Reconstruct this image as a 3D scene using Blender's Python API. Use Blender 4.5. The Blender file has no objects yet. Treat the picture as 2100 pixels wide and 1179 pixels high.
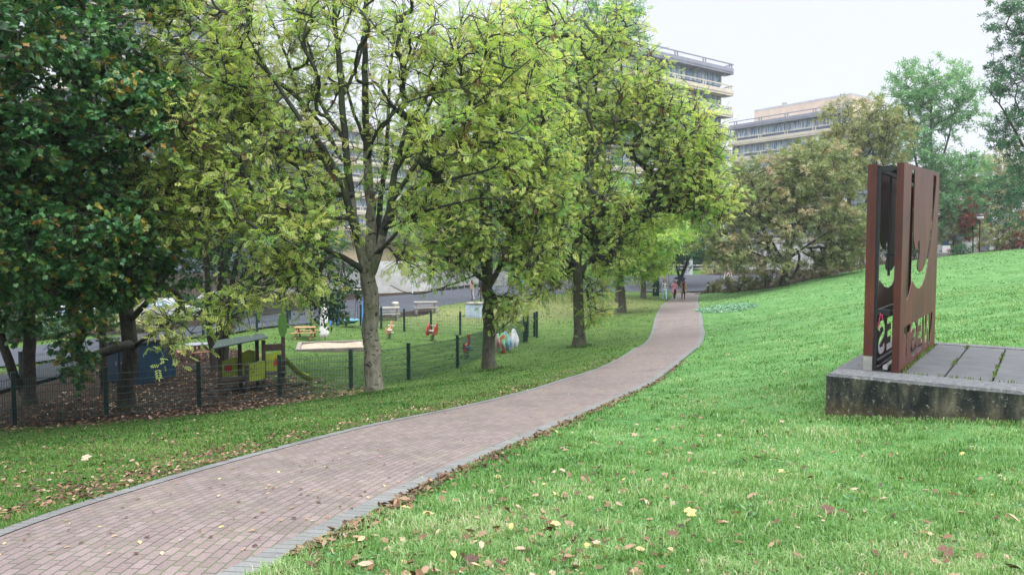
import bpy, math, random
import numpy as np
from mathutils import Vector, Matrix, noise as mnoise
R = math.radians
S = bpy.context.scene
C = S.collection
PI = math.pi

# ------------------------------------------------------------------ camera
F_PX = 1500.0; U0 = 1050.0; V0 = 589.5; V_HOR = 510.0
PITCH = math.atan((V0 - V_HOR) / F_PX)
EYE = 1.65
cam_d = bpy.data.cameras.new('camera'); cam = bpy.data.objects.new('camera', cam_d); C.objects.link(cam)
cam_d.sensor_width = 36.0; cam_d.lens = F_PX / 2100.0 * 36.0
cam_d.clip_start = 0.1; cam_d.clip_end = 3000.0
cam.location = (0, 0, EYE); cam.rotation_euler = (R(90) - PITCH, 0, 0)
S.camera = cam

def P(u, v, Y):
    """photo pixel and distance ahead -> point in the place"""
    x = (u - U0) / F_PX; y = -(v - V0) / F_PX
    cp, sp = math.cos(PITCH), math.sin(PITCH)
    dy = cp + y * sp; dz = -sp + y * cp
    t = Y / dy
    return np.array((x * t, Y, EYE + dz * t))

# ------------------------------------------------------------------ sky, sun, exposure
SUN_EL, SUN_AZ = R(52), R(120)
w = bpy.data.worlds.new('World'); S.world = w; w.use_nodes = True
nt = w.node_tree; nt.nodes.clear()
out = nt.nodes.new('ShaderNodeOutputWorld')
sky = nt.nodes.new('ShaderNodeTexSky'); sky.sky_type = 'NISHITA'; sky.sun_disc = False
sky.sun_elevation = SUN_EL; sky.sun_rotation = SUN_AZ; sky.dust_density = 4.0; sky.air_density = 1.0; sky.ozone_density = 1.0
bg1 = nt.nodes.new('ShaderNodeBackground'); bg1.inputs[1].default_value = 0.05
nt.links.new(sky.outputs[0], bg1.inputs[0])
# an even overcast layer, brighter overhead than at the horizon
tc = nt.nodes.new('ShaderNodeTexCoord'); sep = nt.nodes.new('ShaderNodeSeparateXYZ')
nt.links.new(tc.outputs['Generated'], sep.inputs[0])
ramp = nt.nodes.new('ShaderNodeValToRGB')
nt.links.new(sep.outputs[2], ramp.inputs[0])
e = ramp.color_ramp.elements
e[0].position = 0.0; e[0].color = (0.60, 0.63, 0.69, 1)
e[1].position = 1.0; e[1].color = (4.7, 4.8, 4.9, 1)
k = ramp.color_ramp.elements.new(0.34); k.color = (0.62, 0.64, 0.69, 1)
k = ramp.color_ramp.elements.new(0.55); k.color = (2.1, 2.18, 2.3, 1)
bg2 = nt.nodes.new('ShaderNodeBackground'); bg2.inputs[1].default_value = 1.0
nt.links.new(ramp.outputs[0], bg2.inputs[0])
mixw = nt.nodes.new('ShaderNodeMixShader'); mixw.inputs[0].default_value = 0.94
nt.links.new(bg1.outputs[0], mixw.inputs[1]); nt.links.new(bg2.outputs[0], mixw.inputs[2])
nt.links.new(mixw.outputs[0], out.inputs[0])
sl = bpy.data.lights.new('sun', 'SUN'); sl.energy = 1.5; sl.angle = R(25); sl.color = (1.0, 0.96, 0.9)
so = bpy.data.objects.new('sun', sl); C.objects.link(so)
sd = Vector((math.sin(SUN_AZ) * math.cos(SUN_EL), math.cos(SUN_AZ) * math.cos(SUN_EL), math.sin(SUN_EL)))
so.rotation_euler = sd.to_track_quat('Z', 'Y').to_euler(); so.location = sd * 60
S.view_settings.view_transform = 'Standard'; S.view_settings.look = 'None'
S.view_settings.exposure = 0.6; S.view_settings.gamma = 1.0
S.render.engine = 'CYCLES'
try:
    S.cycles.max_bounces = 8; S.cycles.diffuse_bounces = 5; S.cycles.glossy_bounces = 2
    S.cycles.transmission_bounces = 4; S.cycles.transparent_max_bounces = 6
    S.cycles.use_denoising = True
except Exception: pass

# ------------------------------------------------------------------ helpers
def sm(x, a, b):
    t = np.clip((np.asarray(x, float) - a) / (b - a), 0, 1); return t * t * (3 - 2 * t)

def tag(o, label=None, cat=None, group=None, kind=None):
    if label: o['label'] = label
    if cat: o['category'] = cat
    if group: o['group'] = group
    if kind: o['kind'] = kind
    return o

def thing(name, label, cat, loc, rz=0.0, group=None):
    o = bpy.data.objects.new(name, None); C.objects.link(o)
    o.empty_display_size = 0.2
    o.location = tuple(float(a) for a in loc); o.rotation_euler = (0, 0, rz)
    return tag(o, label, cat, group)

def link_mesh(name, me, parent=None):
    o = bpy.data.objects.new(name, me); C.objects.link(o)
    if parent is not None: o.parent = parent
    return o

def np_mesh(name, V, F, mats, parent=None, attr=None, smooth=False, mi=None, uv=None, base=None):
    """V (n,3); F list of (m,k) int arrays with constant k each"""
    me = bpy.data.meshes.new(name)
    V = np.ascontiguousarray(V, dtype=np.float32)
    if base is not None: V = V - np.asarray(base, np.float32)
    if not isinstance(F, (list, tuple)): F = [F]
    F = [np.asarray(f, dtype=np.int32) for f in F if len(f)]
    nl = sum(f.size for f in F); nf = sum(len(f) for f in F)
    me.vertices.add(len(V)); me.vertices.foreach_set('co', V.ravel())
    me.loops.add(nl); me.polygons.add(nf)
    me.loops.foreach_set('vertex_index', np.concatenate([f.ravel() for f in F]))
    tot = np.concatenate([np.full(len(f), f.shape[1], np.int32) for f in F])
    st = np.concatenate(([0], np.cumsum(tot)[:-1])).astype(np.int32)
    me.polygons.foreach_set('loop_start', st)
    try: me.polygons.foreach_set('loop_total', tot)
    except Exception: pass
    if mi is not None: me.polygons.foreach_set('material_index', np.asarray(mi, np.int32))
    if smooth: me.polygons.foreach_set('use_smooth', np.ones(nf, bool))
    me.update(calc_edges=True)
    if attr is not None:
        for an, av in attr.items():
            a = me.attributes.new(an, 'FLOAT', 'POINT'); a.data.foreach_set('value', np.ascontiguousarray(av, dtype=np.float32))
    if uv is not None:
        ul = me.uv_layers.new(name='UVMap')
        li = np.empty(nl, np.int32); me.loops.foreach_get('vertex_index', li)
        ul.data.foreach_set('uv', np.ascontiguousarray(uv[li], dtype=np.float32).ravel())
    for m in (mats if isinstance(mats, (list, tuple)) else [mats]): me.materials.append(m)
    return link_mesh(name, me, parent)

class MB:
    """collects shapes into one mesh"""
    def __init__(s): s.v = []; s.f = []; s.m = []
    def add(s, vs, fs, m=0):
        b = len(s.v); s.v += [tuple(float(c) for c in p) for p in vs]
        s.f += [tuple(i + b for i in f) for f in fs]; s.m += [m] * len(fs); return s
    def box(s, c, d, rz=0, m=0, M=None, bev=0.0):
        x, y, z = (a / 2 for a in d)
        if bev > 0:
            b = min(bev, x * .9, y * .9, z * .9)
            prof = [(-z, b), (-z + b, 0), (z - b, 0), (z, b)]
            vs = []; fs = []
            for zz, i in prof:
                X, Y = x - i, y - i; q = b if i == 0 else b * .5
                vs += [(X - q, -Y, zz), (X, -Y + q, zz), (X, Y - q, zz), (X - q, Y, zz), (-X + q, Y, zz), (-X, Y - q, zz), (-X, -Y + q, zz), (-X + q, -Y, zz)]
            for k_ in range(3):
                for j in range(8):
                    a = k_ * 8 + j; b2 = k_ * 8 + (j + 1) % 8
                    fs.append((a, b2, b2 + 8, a + 8))
            fs.append(tuple(range(7, -1, -1))); fs.append(tuple(range(24, 32)))
        else:
            vs = [(-x, -y, -z), (x, -y, -z), (x, y, -z), (-x, y, -z), (-x, -y, z), (x, -y, z), (x, y, z), (-x, y, z)]
            fs = [(3, 2, 1, 0), (4, 5, 6, 7), (0, 1, 5, 4), (1, 2, 6, 5), (2, 3, 7, 6), (3, 0, 4, 7)]
        if M is None: M = Matrix.Rotation(rz, 3, 'Z')
        vs = [M @ Vector(p) + Vector(c) for p in vs]
        return s.add(vs, fs, m)
    def bar(s, a, b, wx, wz=None, m=0):
        a = Vector(a); b = Vector(b); d = b - a; L = d.length
        q = d.to_track_quat('X', 'Z').to_matrix()
        return s.box((a + b) / 2, (L, wx, wz or wx), m=m, M=q)
    def tube(s, pts, rad, n=8, m=0, cap=True):
        pts = [Vector(p) for p in pts]; k = len(pts)
        if not hasattr(rad, '__len__'): rad = [rad] * k
        mean = (pts[-1] - pts[0])
        ref = Vector((0, 0, 1)) if abs(mean.z) < .8 * max(mean.length, 1e-6) else Vector((1, 0, 0))
        vs = []
        for i in range(k):
            t = (pts[min(i + 1, k - 1)] - pts[max(i - 1, 0)]).normalized()
            n1 = t.cross(ref)
            n1 = n1.normalized() if n1.length > 1e-5 else t.orthogonal().normalized()
            n2 = n1.cross(t)
            for j in range(n):
                a = 2 * PI * j / n
                vs.append(pts[i] + (n1 * math.cos(a) + n2 * math.sin(a)) * rad[i])
        fs = [(i * n + j, i * n + (j + 1) % n, (i + 1) * n + (j + 1) % n, (i + 1) * n + j) for i in range(k - 1) for j in range(n)]
        if cap: fs += [tuple(range(n)), tuple(range(k * n - 1, (k - 1) * n - 1, -1))]
        return s.add(vs, fs, m)
    def lathe(s, prof, n=16, c=(0, 0, 0), m=0, sx=1, sy=1):
        vs = []
        for r, z in prof:
            for j in range(n):
                a = 2 * PI * j / n; vs.append((c[0] + sx * r * math.cos(a), c[1] + sy * r * math.sin(a), c[2] + z))
        k = len(prof)
        fs = [(i * n + j, i * n + (j + 1) % n, (i + 1) * n + (j + 1) % n, (i + 1) * n + j) for i in range(k - 1) for j in range(n)]
        fs += [tuple(range(n - 1, -1, -1)), tuple(range((k - 1) * n, k * n))]
        return s.add(vs, fs, m)
    def prism(s, poly, y0, y1, m=0, M=None):
        """polygon in x,z extruded along y"""
        n = len(poly); vs = [(x, y0, z) for x, z in poly] + [(x, y1, z) for x, z in poly]
        if M is not None: vs = [M @ Vector(p) for p in vs]
        fs = [tuple(range(n)), tuple(range(2 * n - 1, n - 1, -1))] + [(j, j + n, (j + 1) % n + n, (j + 1) % n) for j in range(n)]
        return s.add(vs, fs, m)
    def build(s, name, mats, parent=None, smooth=False):
        me = bpy.data.meshes.new(name); me.from_pydata(s.v, [], s.f)
        for m in (mats if isinstance(mats, (list, tuple)) else [mats]): me.materials.append(m)
        me.polygons.foreach_set('material_index', s.m)
        if smooth: me.polygons.foreach_set('use_smooth', [True] * len(s.f))
        me.validate(); me.update()
        import bmesh
        bm = bmesh.new(); bm.from_mesh(me); bmesh.ops.recalc_face_normals(bm, faces=bm.faces); bm.to_mesh(me); bm.free()
        return link_mesh(name, me, parent)

def curve_sheet(name, loops, thick, mat, parent, M):
    """flat outline with holes, given a thickness (loops: list of 2-D point lists)"""
    cu = bpy.data.curves.new(name, 'CURVE'); cu.dimensions = '2D'; cu.fill_mode = 'BOTH'; cu.extrude = thick / 2
    for lp in loops:
        sp = cu.splines.new('POLY'); sp.points.add(len(lp) - 1); sp.use_cyclic_u = True
        for i, (x, y) in enumerate(lp): sp.points[i].co = (x, y, 0, 1)
    tmp = bpy.data.objects.new(name + '_outline', cu); C.objects.link(tmp)
    dg = bpy.context.evaluated_depsgraph_get(); dg.update()
    me = bpy.data.meshes.new_from_object(tmp.evaluated_get(dg), depsgraph=dg)
    bpy.data.objects.remove(tmp); bpy.data.curves.remove(cu)
    me.name = name; me.transform(M); me.materials.clear(); me.materials.append(mat)
    return link_mesh(name, me, parent)

def copy_tree(o, parent=None):
    c = o.copy(); C.objects.link(c)
    if parent is not None: c.parent = parent
    for ch in list(o.children): copy_tree(ch, c)
    return c

# ------------------------------------------------------------------ materials
def new_mat(name):
    m = bpy.data.materials.new(name); m.use_nodes = True
    return m, m.node_tree, m.node_tree.nodes['Principled BSDF']

def ramp_node(t, stops, fac=None, interp='LINEAR'):
    r = t.nodes.new('ShaderNodeValToRGB'); r.color_ramp.interpolation = interp
    el = r.color_ramp.elements
    while len(el) > 1: el.remove(el[-1])
    el[0].position = stops[0][0]; el[0].color = (*stops[0][1], 1)
    for p, c in stops[1:]: q = el.new(p); q.color = (*c, 1)
    if fac is not None: t.links.new(fac, r.inputs[0])
    return r

def noise_node(t, scale, detail=4, rough=.6, vec=None, coord='Object'):
    n = t.nodes.new('ShaderNodeTexNoise'); n.inputs['Scale'].default_value = scale
    n.inputs['Detail'].default_value = detail; n.inputs['Roughness'].default_value = rough
    if vec is None:
        c = t.nodes.new('ShaderNodeTexCoord'); vec = c.outputs[coord]
    t.links.new(vec, n.inputs['Vector']); return n

def mixc(t, a, b, fac, mode='MIX'):
    m = t.nodes.new('ShaderNodeMix'); m.data_type = 'RGBA'; m.blend_type = mode
    for i, x in ((6, a), (7, b), (0, fac)):
        if hasattr(x, 'is_output'): t.links.new(x, m.inputs[i])
        elif i == 0: m.inputs[0].default_value = x
        else: m.inputs[i].default_value = (*x, 1)
    return m.outputs[2]

def bump(t, b, h, strength=.3, dist=.02):
    n = t.nodes.new('ShaderNodeBump'); n.inputs['Strength'].default_value = strength; n.inputs['Distance'].default_value = dist
    t.links.new(h, n.inputs['Height']); t.links.new(n.outputs[0], b.inputs['Normal'])

def mat(name, col, rough=.6, scale=6.0, amt=.25, bmp=0.0, metal=0.0, spec=.4, col2=None, detail=5):
    m, t, b = new_mat(name)
    n = noise_node(t, scale, detail)
    c2 = col2 or tuple(c * (1 - amt) for c in col)
    c1 = col if col2 else tuple(min(1, c * (1 + amt * .6)) for c in col)
    r = ramp_node(t, [(.3, c2), (.7, c1)], n.outputs[0])
    t.links.new(r.outputs[0], b.inputs['Base Color'])
    b.inputs['Roughness'].default_value = rough; b.inputs['Metallic'].default_value = metal
    b.inputs['Specular IOR Level'].default_value = spec
    if bmp: bump(t, b, n.outputs[0], bmp)
    return m

def leaf_mat(name, stops, transl=.35, rough=.5, spec=.25):
    m, t, b = new_mat(name)
    a = t.nodes.new('ShaderNodeAttribute'); a.attribute_name = 'tint'
    r = ramp_node(t, stops, a.outputs['Fac'])
    t.links.new(r.outputs[0], b.inputs['Base Color'])
    b.inputs['Roughness'].default_value = rough; b.inputs['Specular IOR Level'].default_value = spec
    tr = t.nodes.new('ShaderNodeBsdfTranslucent')
    br = mixc(t, r.outputs[0], (1.0, 1.05, .55), 1.0, 'MULTIPLY')
    t.links.new(br, tr.inputs[0])
    mx = t.nodes.new('ShaderNodeMixShader'); mx.inputs[0].default_value = transl
    t.links.new(b.outputs[0], mx.inputs[1]); t.links.new(tr.outputs[0], mx.inputs[2])
    t.links.new(mx.outputs[0], t.nodes['Material Output'].inputs[0])
    return m

def bark_mat(name, stops, scale=4.0, patch=(.02, .022, .02), patch_amt=.55):
    m, t, b = new_mat(name)
    c = t.nodes.new('ShaderNodeTexCoord')
    mp = t.nodes.new('ShaderNodeMapping'); mp.inputs['Scale'].default_value = (1, 1, .35); t.links.new(c.outputs['Object'], mp.inputs[0])
    n = noise_node(t, scale * 3, 6, .7, mp.outputs[0])
    r = ramp_node(t, stops, n.outputs[0])
    mp2 = t.nodes.new('ShaderNodeMapping'); mp2.inputs['Scale'].default_value = (1, 1, 2.0); t.links.new(c.outputs['Object'], mp2.inputs[0])
    n2 = noise_node(t, scale * 1.6, 4, .65, mp2.outputs[0])
    k_ = ramp_node(t, [(patch_amt, (0, 0, 0)), (patch_amt + .05, (1, 1, 1))], n2.outputs[0])
    col = mixc(t, r.outputs[0], patch, k_.outputs[0])
    n3 = noise_node(t, 1.1, 3, .5, c.outputs['Object'])
    k3 = ramp_node(t, [(.52, (0, 0, 0)), (.68, (.55, .55, .55))], n3.outputs[0])
    col = mixc(t, col, (.07, .09, .035), k3.outputs[0])
    t.links.new(col, b.inputs['Base Color']); b.inputs['Roughness'].default_value = .85; b.inputs['Specular IOR Level'].default_value = .2
    bump(t, b, n.outputs[0], .7, .03)
    return m
# ------------------------------------------------------------------ terrain from surveyed points
PATH_L = [(-260, 1190), (0, 1085), (250, 1008), (500, 935), (750, 872), (1000, 815), (1150, 777), (1250, 742), (1300, 712), (1325, 685), (1342, 655), (1355, 630), (1375, 613), (1398, 600), (1412, 594)]
PATH_R = [(300, 1300), (545, 1179), (720, 1085), (900, 990), (1080, 905), (1250, 830), (1340, 788), (1400, 752), (1435, 715), (1445, 690), (1442, 662), (1435, 640), (1432, 618), (1438, 604), (1452, 595)]
DV = [(570, 100), (586, 80), (594, 73), (600, 70), (613, 62), (630, 51), (640, 45.5), (655, 39.5), (690, 29.2), (715, 25), (752, 19.6), (777, 16.8), (815, 13.4), (855, 10.7), (900, 8.7), (935, 7.55), (990, 6.15), (1085, 4.65), (1179, 3.75), (1300, 3.0)]
def path_depth(v): return float(np.interp(v, [a for a, _ in DV], [b for _, b in DV]))

def spline(pts, n):
    """Catmull-Rom through points (k,d)"""
    p = np.asarray(pts, float); k = len(p)
    p = np.vstack((2 * p[0] - p[1], p, 2 * p[-1] - p[-2]))
    t = np.linspace(0, k - 1 - 1e-6, n); i = t.astype(int); f = (t - i)[:, None]
    a, b, c, d = p[i], p[i + 1], p[i + 2], p[i + 3]
    return .5 * (2 * b + (c - a) * f + (2 * a - 5 * b + 4 * c - d) * f ** 2 + (3 * b - a - 3 * c + d) * f ** 3)

pl = np.array([P(u, v, path_depth(v)) for u, v in PATH_L]); pr = np.array([P(u, v, path_depth(v)) for u, v in PATH_R])
NP_ = 260
PL = spline(pl, NP_); PR = spline(pr, NP_); PC = (PL + PR) / 2
# square the two edges up: matching points lie straight across the path
_dl, _dr = spline(pl, 3000), spline(pr, 3000)
for _ in range(3):
    PC = spline(PC[::13], NP_) if _ < 2 else PC
    _t = np.gradient(PC[:, :2], axis=0); _t /= np.linalg.norm(_t, axis=1, keepdims=True)
    def _hit(E):
        o = np.empty((NP_, 3))
        for i in range(NP_):
            r = E[:, :2] - PC[i, :2]; o[i] = E[(np.abs(r @ _t[i]) + 1e3 * (np.hypot(r[:, 0], r[:, 1]) > 4)).argmin()]
        return o
    PL, PR = _hit(_dl), _hit(_dr); PC = (PL + PR) / 2
_w = np.ones(9) / 9
for A_ in (PL, PR):
    for k_ in range(2): A_[4:-4, k_] = np.convolve(A_[:, k_], _w, 'valid')
PC = (PL + PR) / 2

FENCE_A = [(-95, 893, 16.6), (30, 870, 17.6), (218, 855, 18.7), (408, 836, 20.2), (574, 816, 21.7), (720, 799, 23.0), (838, 779, 25.2), (938, 755, 28.4), (993, 733, 31.5), (1032, 719, 33.6), (1080, 701, 36.6)]
FENCE_B = [(1096, 690, 38.6), (1020, 688, 39.2), (944, 687, 39.9), (884, 684, 40.6), (829, 680, 41.4), (782, 676, 42.0), (740, 668, 43.2), (690, 668, 42.8), (638, 668, 42), (590, 672, 40.5), (527, 676, 39), (473, 684, 37), (417, 694, 35), (343, 703, 33), (258, 722, 30.5), (208, 745, 28), (130, 779, 25), (45, 808, 22.8)]
CTRL = [tuple(p) for p in pl[::2]] + [tuple(p) for p in pr[::2]]
def cp(*a):
    for q in a: CTRL.append(tuple(P(*q)))
cp(*FENCE_A); cp(*FENCE_B[::2])
cp((768, 806, 18.0), (1005, 759, 25.5), (1188, 711, 33), (1275, 641, 48), (1320, 611, 62), (1268, 619, 57), (1100, 606, 64), (262, 836, 20.2), (62, 822, 21), (212, 814, 22.5), (445, 757, 26.5))
cp((625, 696, 36.5), (660, 712, 34.5), (405, 737, 29), (500, 795, 23.2), (250, 785, 24.5), (798, 695, 37), (957, 736, 30.5))
# right lawn and hill
cp((1100, 1179, 3.78), (1700, 1179, 3.72), (2100, 1179, 3.66), (1500, 1000, 5.9), (2100, 1000, 5.75), (1300, 900, 8.6), (1500, 850, 10.4), (1693, 856, 9.5), (2090, 868, 8.3), (1600, 770, 14.8), (1550, 700, 23), (1950, 704, 13.4), (2100, 714, 12.9), (1700, 640, 28), (1950, 620, 24), (1950, 560, 43), (2300, 560, 36), (1600, 586, 60), (1700, 565, 62), (1770, 549, 65), (1900, 530, 69), (2000, 519, 72), (2100, 509, 75), (2400, 490, 78), (1500, 633, 42))
# road, far side
cp((140, 735, 30.5), (140, 700, 36), (330, 704, 35), (330, 682, 40), (600, 666, 45), (600, 640, 56), (830, 640, 56), (830, 606, 79), (1000, 613, 66), (990, 590, 84), (1060, 585, 88), (1220, 600, 72), (1180, 571, 96), (1345, 598, 70), (1330, 567, 95), (1412, 564, 92), (1500, 566, 89), (1480, 594, 70), (1430, 574, 84), (1560, 580, 74), (1560, 558, 98))
# outside the picture
CTRL += [(-60, -20, 1.6 - 3.6), (0, -25, 1.0), (60, -20, 3.0), (0, -3, .25), (6, -3, .5), (-6, -3, -.9), (-45, 30, -3.4), (-60, 60, -3.2), (-30, 130, -2.6), (60, 130, 1.5), (130, 90, 3.2), (130, 20, 4), (0, 160, -2), (-120, 120, -3), (220, 220, 3), (-220, 220, -3), (0, 320, -2), (-260, 0, -3), (260, 0, 5), (0, -120, 2)]
CT = np.array(CTRL)
def _k(r2): return .5 * r2 * np.log(np.maximum(r2, 1e-9))
def fit_tps(pts, lam):
    n = len(pts); xy = pts[:, :2] / 10.0
    r2 = ((xy[:, None] - xy[None]) ** 2).sum(-1)
    K = _k(r2) + lam * np.eye(n); Q = np.c_[np.ones(n), xy]
    A = np.block([[K, Q], [Q.T, np.zeros((3, 3))]])
    sol = np.linalg.solve(A, np.r_[pts[:, 2], np.zeros(3)])
    return xy, sol[:n], sol[n:]
TX, TW, TA = fit_tps(CT, .02)
def G(x, y):
    x = np.atleast_1d(np.asarray(x, float)); y = np.atleast_1d(np.asarray(y, float))
    xc = np.clip(x, -230, 230) / 10; yc = np.clip(y, -90, 300) / 10
    o = np.empty(len(x))
    for s in range(0, len(x), 20000):
        a = np.c_[xc[s:s + 20000], yc[s:s + 20000]]
        r2 = ((a[:, None] - TX[None]) ** 2).sum(-1)
        o[s:s + 20000] = _k(r2) @ TW + TA[0] + a @ TA[1:]
    return o
def gz(x, y): return float(G([x], [y])[0])
def GP(u, v, Y, dz=0.0):
    p = P(u, v, Y); return Vector((p[0], Y, gz(p[0], Y) + dz))

# road strip (near edge / far edge)
ROAD_N = [(-420, 850, 22.5), (-150, 782, 26.5), (0, 757, 28.6), (140, 735, 30.8), (330, 706, 35), (480, 690, 38), (600, 667, 44.5), (720, 652, 50), (830, 640, 56), (1000, 613, 66), (1100, 610, 69), (1220, 600, 72), (1345, 598, 70), (1405, 597, 69), (1450, 594, 70), (1500, 590, 72), (1590, 582, 75)]
ROAD_F = [(-420, 770, 30), (-150, 735, 32), (0, 718, 33.5), (140, 700, 36), (330, 682, 40.5), (480, 657, 49), (600, 640, 57), (720, 612, 74), (830, 606, 80), (990, 590, 86), (1060, 585, 89), (1180, 571, 96), (1300, 567, 96), (1420, 564, 93), (1500, 566, 90), (1590, 567, 89)]
rn = spline([P(*q)[:2] for q in ROAD_N], 200); rf = spline([P(*q)[:2] for q in ROAD_F], 200)
WALK_A = [P(*q)[:2] for q in [(-380, 960, 15.5), (-120, 850, 20.5), (0, 815, 23.0), (100, 788, 25.2), (185, 765, 27.3), (215, 735, 31)]]
WALK_B = [P(*q)[:2] for q in [(-380, 880, 19), (-120, 800, 23.5), (0, 774, 26.2), (70, 757, 28.2), (130, 746, 29.5), (140, 733, 31.5)]]
wa = spline(WALK_A, 60); wb = spline(WALK_B, 60)

def strip_dist(x, y, a, b):
    """signed: >0 inside strip between polylines a and b (approx: by nearest station)"""
    c = (a[:, :2] + b[:, :2]) / 2
    o = np.empty(len(x))
    hw = np.linalg.norm(a[:, :2] - b[:, :2], axis=1) / 2
    ax = (b[:, :2] - a[:, :2]) / (2 * hw[:, None])
    for s in range(0, len(x), 20000):
        q = np.c_[x[s:s + 20000], y[s:s + 20000]]
        d2 = ((q[:, None] - c[None]) ** 2).sum(-1); i = d2.argmin(1)
        rel = q - c[i]; lat = np.abs((rel * ax[i]).sum(1)); lon = np.abs(rel[:, 0] * ax[i, 1] - rel[:, 1] * ax[i, 0])
        o[s:s + 20000] = np.where(lon < 3.0, hw[i] - lat, -np.sqrt(d2.min(1)))
    return o

PLO = P(1693, 765, 9.5)                     # plinth corner
PF = np.array((.807, -.59)); PA = np.array((.59, .807)); PLW, PLD = 6.2, 4.6
def in_plinth(x, y, mg=0.0):
    rx, ry = x - PLO[0], y - PLO[1]
    f = rx * PF[0] + ry * PF[1]; a = rx * PA[0] + ry * PA[1]
    return (f > -mg) & (f < PLW + mg) & (a > -mg) & (a < PLD + mg)

def axis(a, b, fine):
    """graded axis: fine=[(lo,hi,step)...] else coarse"""
    xs = [a]; x = a
    while x < b:
        st = 40.0
        for lo, hi, s in fine:
            if lo <= x < hi: st = min(st, s)
        x += st; xs.append(x)
    return np.array(xs)
gx = axis(-900, 900, [(-5, 9, .16), (-14, 24, .4), (-40, 60, 1.0), (-110, 140, 3), (-260, 300, 10)])
gy = axis(-200, 1100, [(2.5, 16, .16), (-6, 34, .4), (-20, 110, 1.0), (-60, 200, 4), (-60, 400, 12)])
XX, YY = np.meshgrid(gx, gy); xf, yf = XX.ravel(), YY.ravel()
ZZ = G(xf, yf)
dpath = strip_dist(xf, yf, PL, PR); droad = strip_dist(xf, yf, rn, rf); dwalk = strip_dist(xf, yf, wa, wb)
rg = np.random.default_rng(4)
lump = .012 * np.sin(xf * 5.1 + 1.3 * np.sin(yf * 3.7)) * np.sin(yf * 4.3 + xf * 1.7)
ZZ = ZZ + lump * sm(-dpath, 0, .3) - .07 * sm(dpath, -.02, .25) - .10 * sm(droad, -.3, .6) - .10 * sm(dwalk, -.3, .5)
# ground cover: drier verge grass left of the path (tone also holds the trees' shade), bare leaf-strewn soil under the trees
side = np.zeros(len(xf))
for s in range(0, len(xf), 20000):
    q = np.c_[xf[s:s + 20000], yf[s:s + 20000]]
    d2 = ((q[:, None] - PC[None, ::4, :2]) ** 2).sum(-1); i = d2.argmin(1)
    pp = PC[::4, :2]; tt = np.gradient(pp, axis=0); rel = q - pp[i]
    side[s:s + 20000] = np.sign(tt[i, 0] * rel[:, 1] - tt[i, 1] * rel[:, 0])
def blob(u, v, Y, rx, ry):
    p = P(u, v, Y); return np.exp(-(((xf - p[0]) / rx) ** 2 + ((yf - p[1]) / ry) ** 2))
olive = np.where(side > 0, 1.0, 0.0)
soil = np.clip(1.5 * blob(60, 800, 22, 7, 3.6) + 1.2 * blob(315, 740, 28, 2.7, 3.6) + .15 * blob(420, 800, 23, 2.0, 2.4) + .9 * blob(250, 845, 19.5, 4, 1.4)
               + 1.2 * blob(-200, 800, 22, 9, 5) + .5 * blob(440, 735, 30, 1.2, 2.0), 0, 1)
dr2 = np.where((side > 0) & (droad < 0) & (yf > 30) & (xf < -8), sm(-droad, 0, .5), 0)
far_left = np.where((yf > 33 + 0.0 * xf) & (xf < -6 + .0 * yf) & (yf > 40 + (xf + 20) * .9), 1.0, 0.0)
soil = np.maximum(soil, far_left * .9)
edge_u = [P(1458, 601, 65), P(1600, 590, 59), P(1770, 552, 63.5), P(1930, 530, 69), P(2100, 511, 74), P(2500, 490, 77)]
ex = np.array([q[0] for q in edge_u]); ey = np.array([q[1] for q in edge_u])
beyond = (side < 0) * sm(yf - np.interp(xf, ex, ey), -.9, .9) * (xf > ex[0] - 1)
soil = np.maximum(soil, beyond)
pale = 1.1 * blob(1150, 625, 56, 9, 9) + .8 * blob(960, 640, 52, 9, 6)
nx, ny = len(gx), len(gy)
idx = np.arange(nx * ny).reshape(ny, nx)
Fq = np.stack((idx[:-1, :-1], idx[:-1, 1:], idx[1:, 1:], idx[1:, :-1]), -1).reshape(-1, 4)

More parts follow.
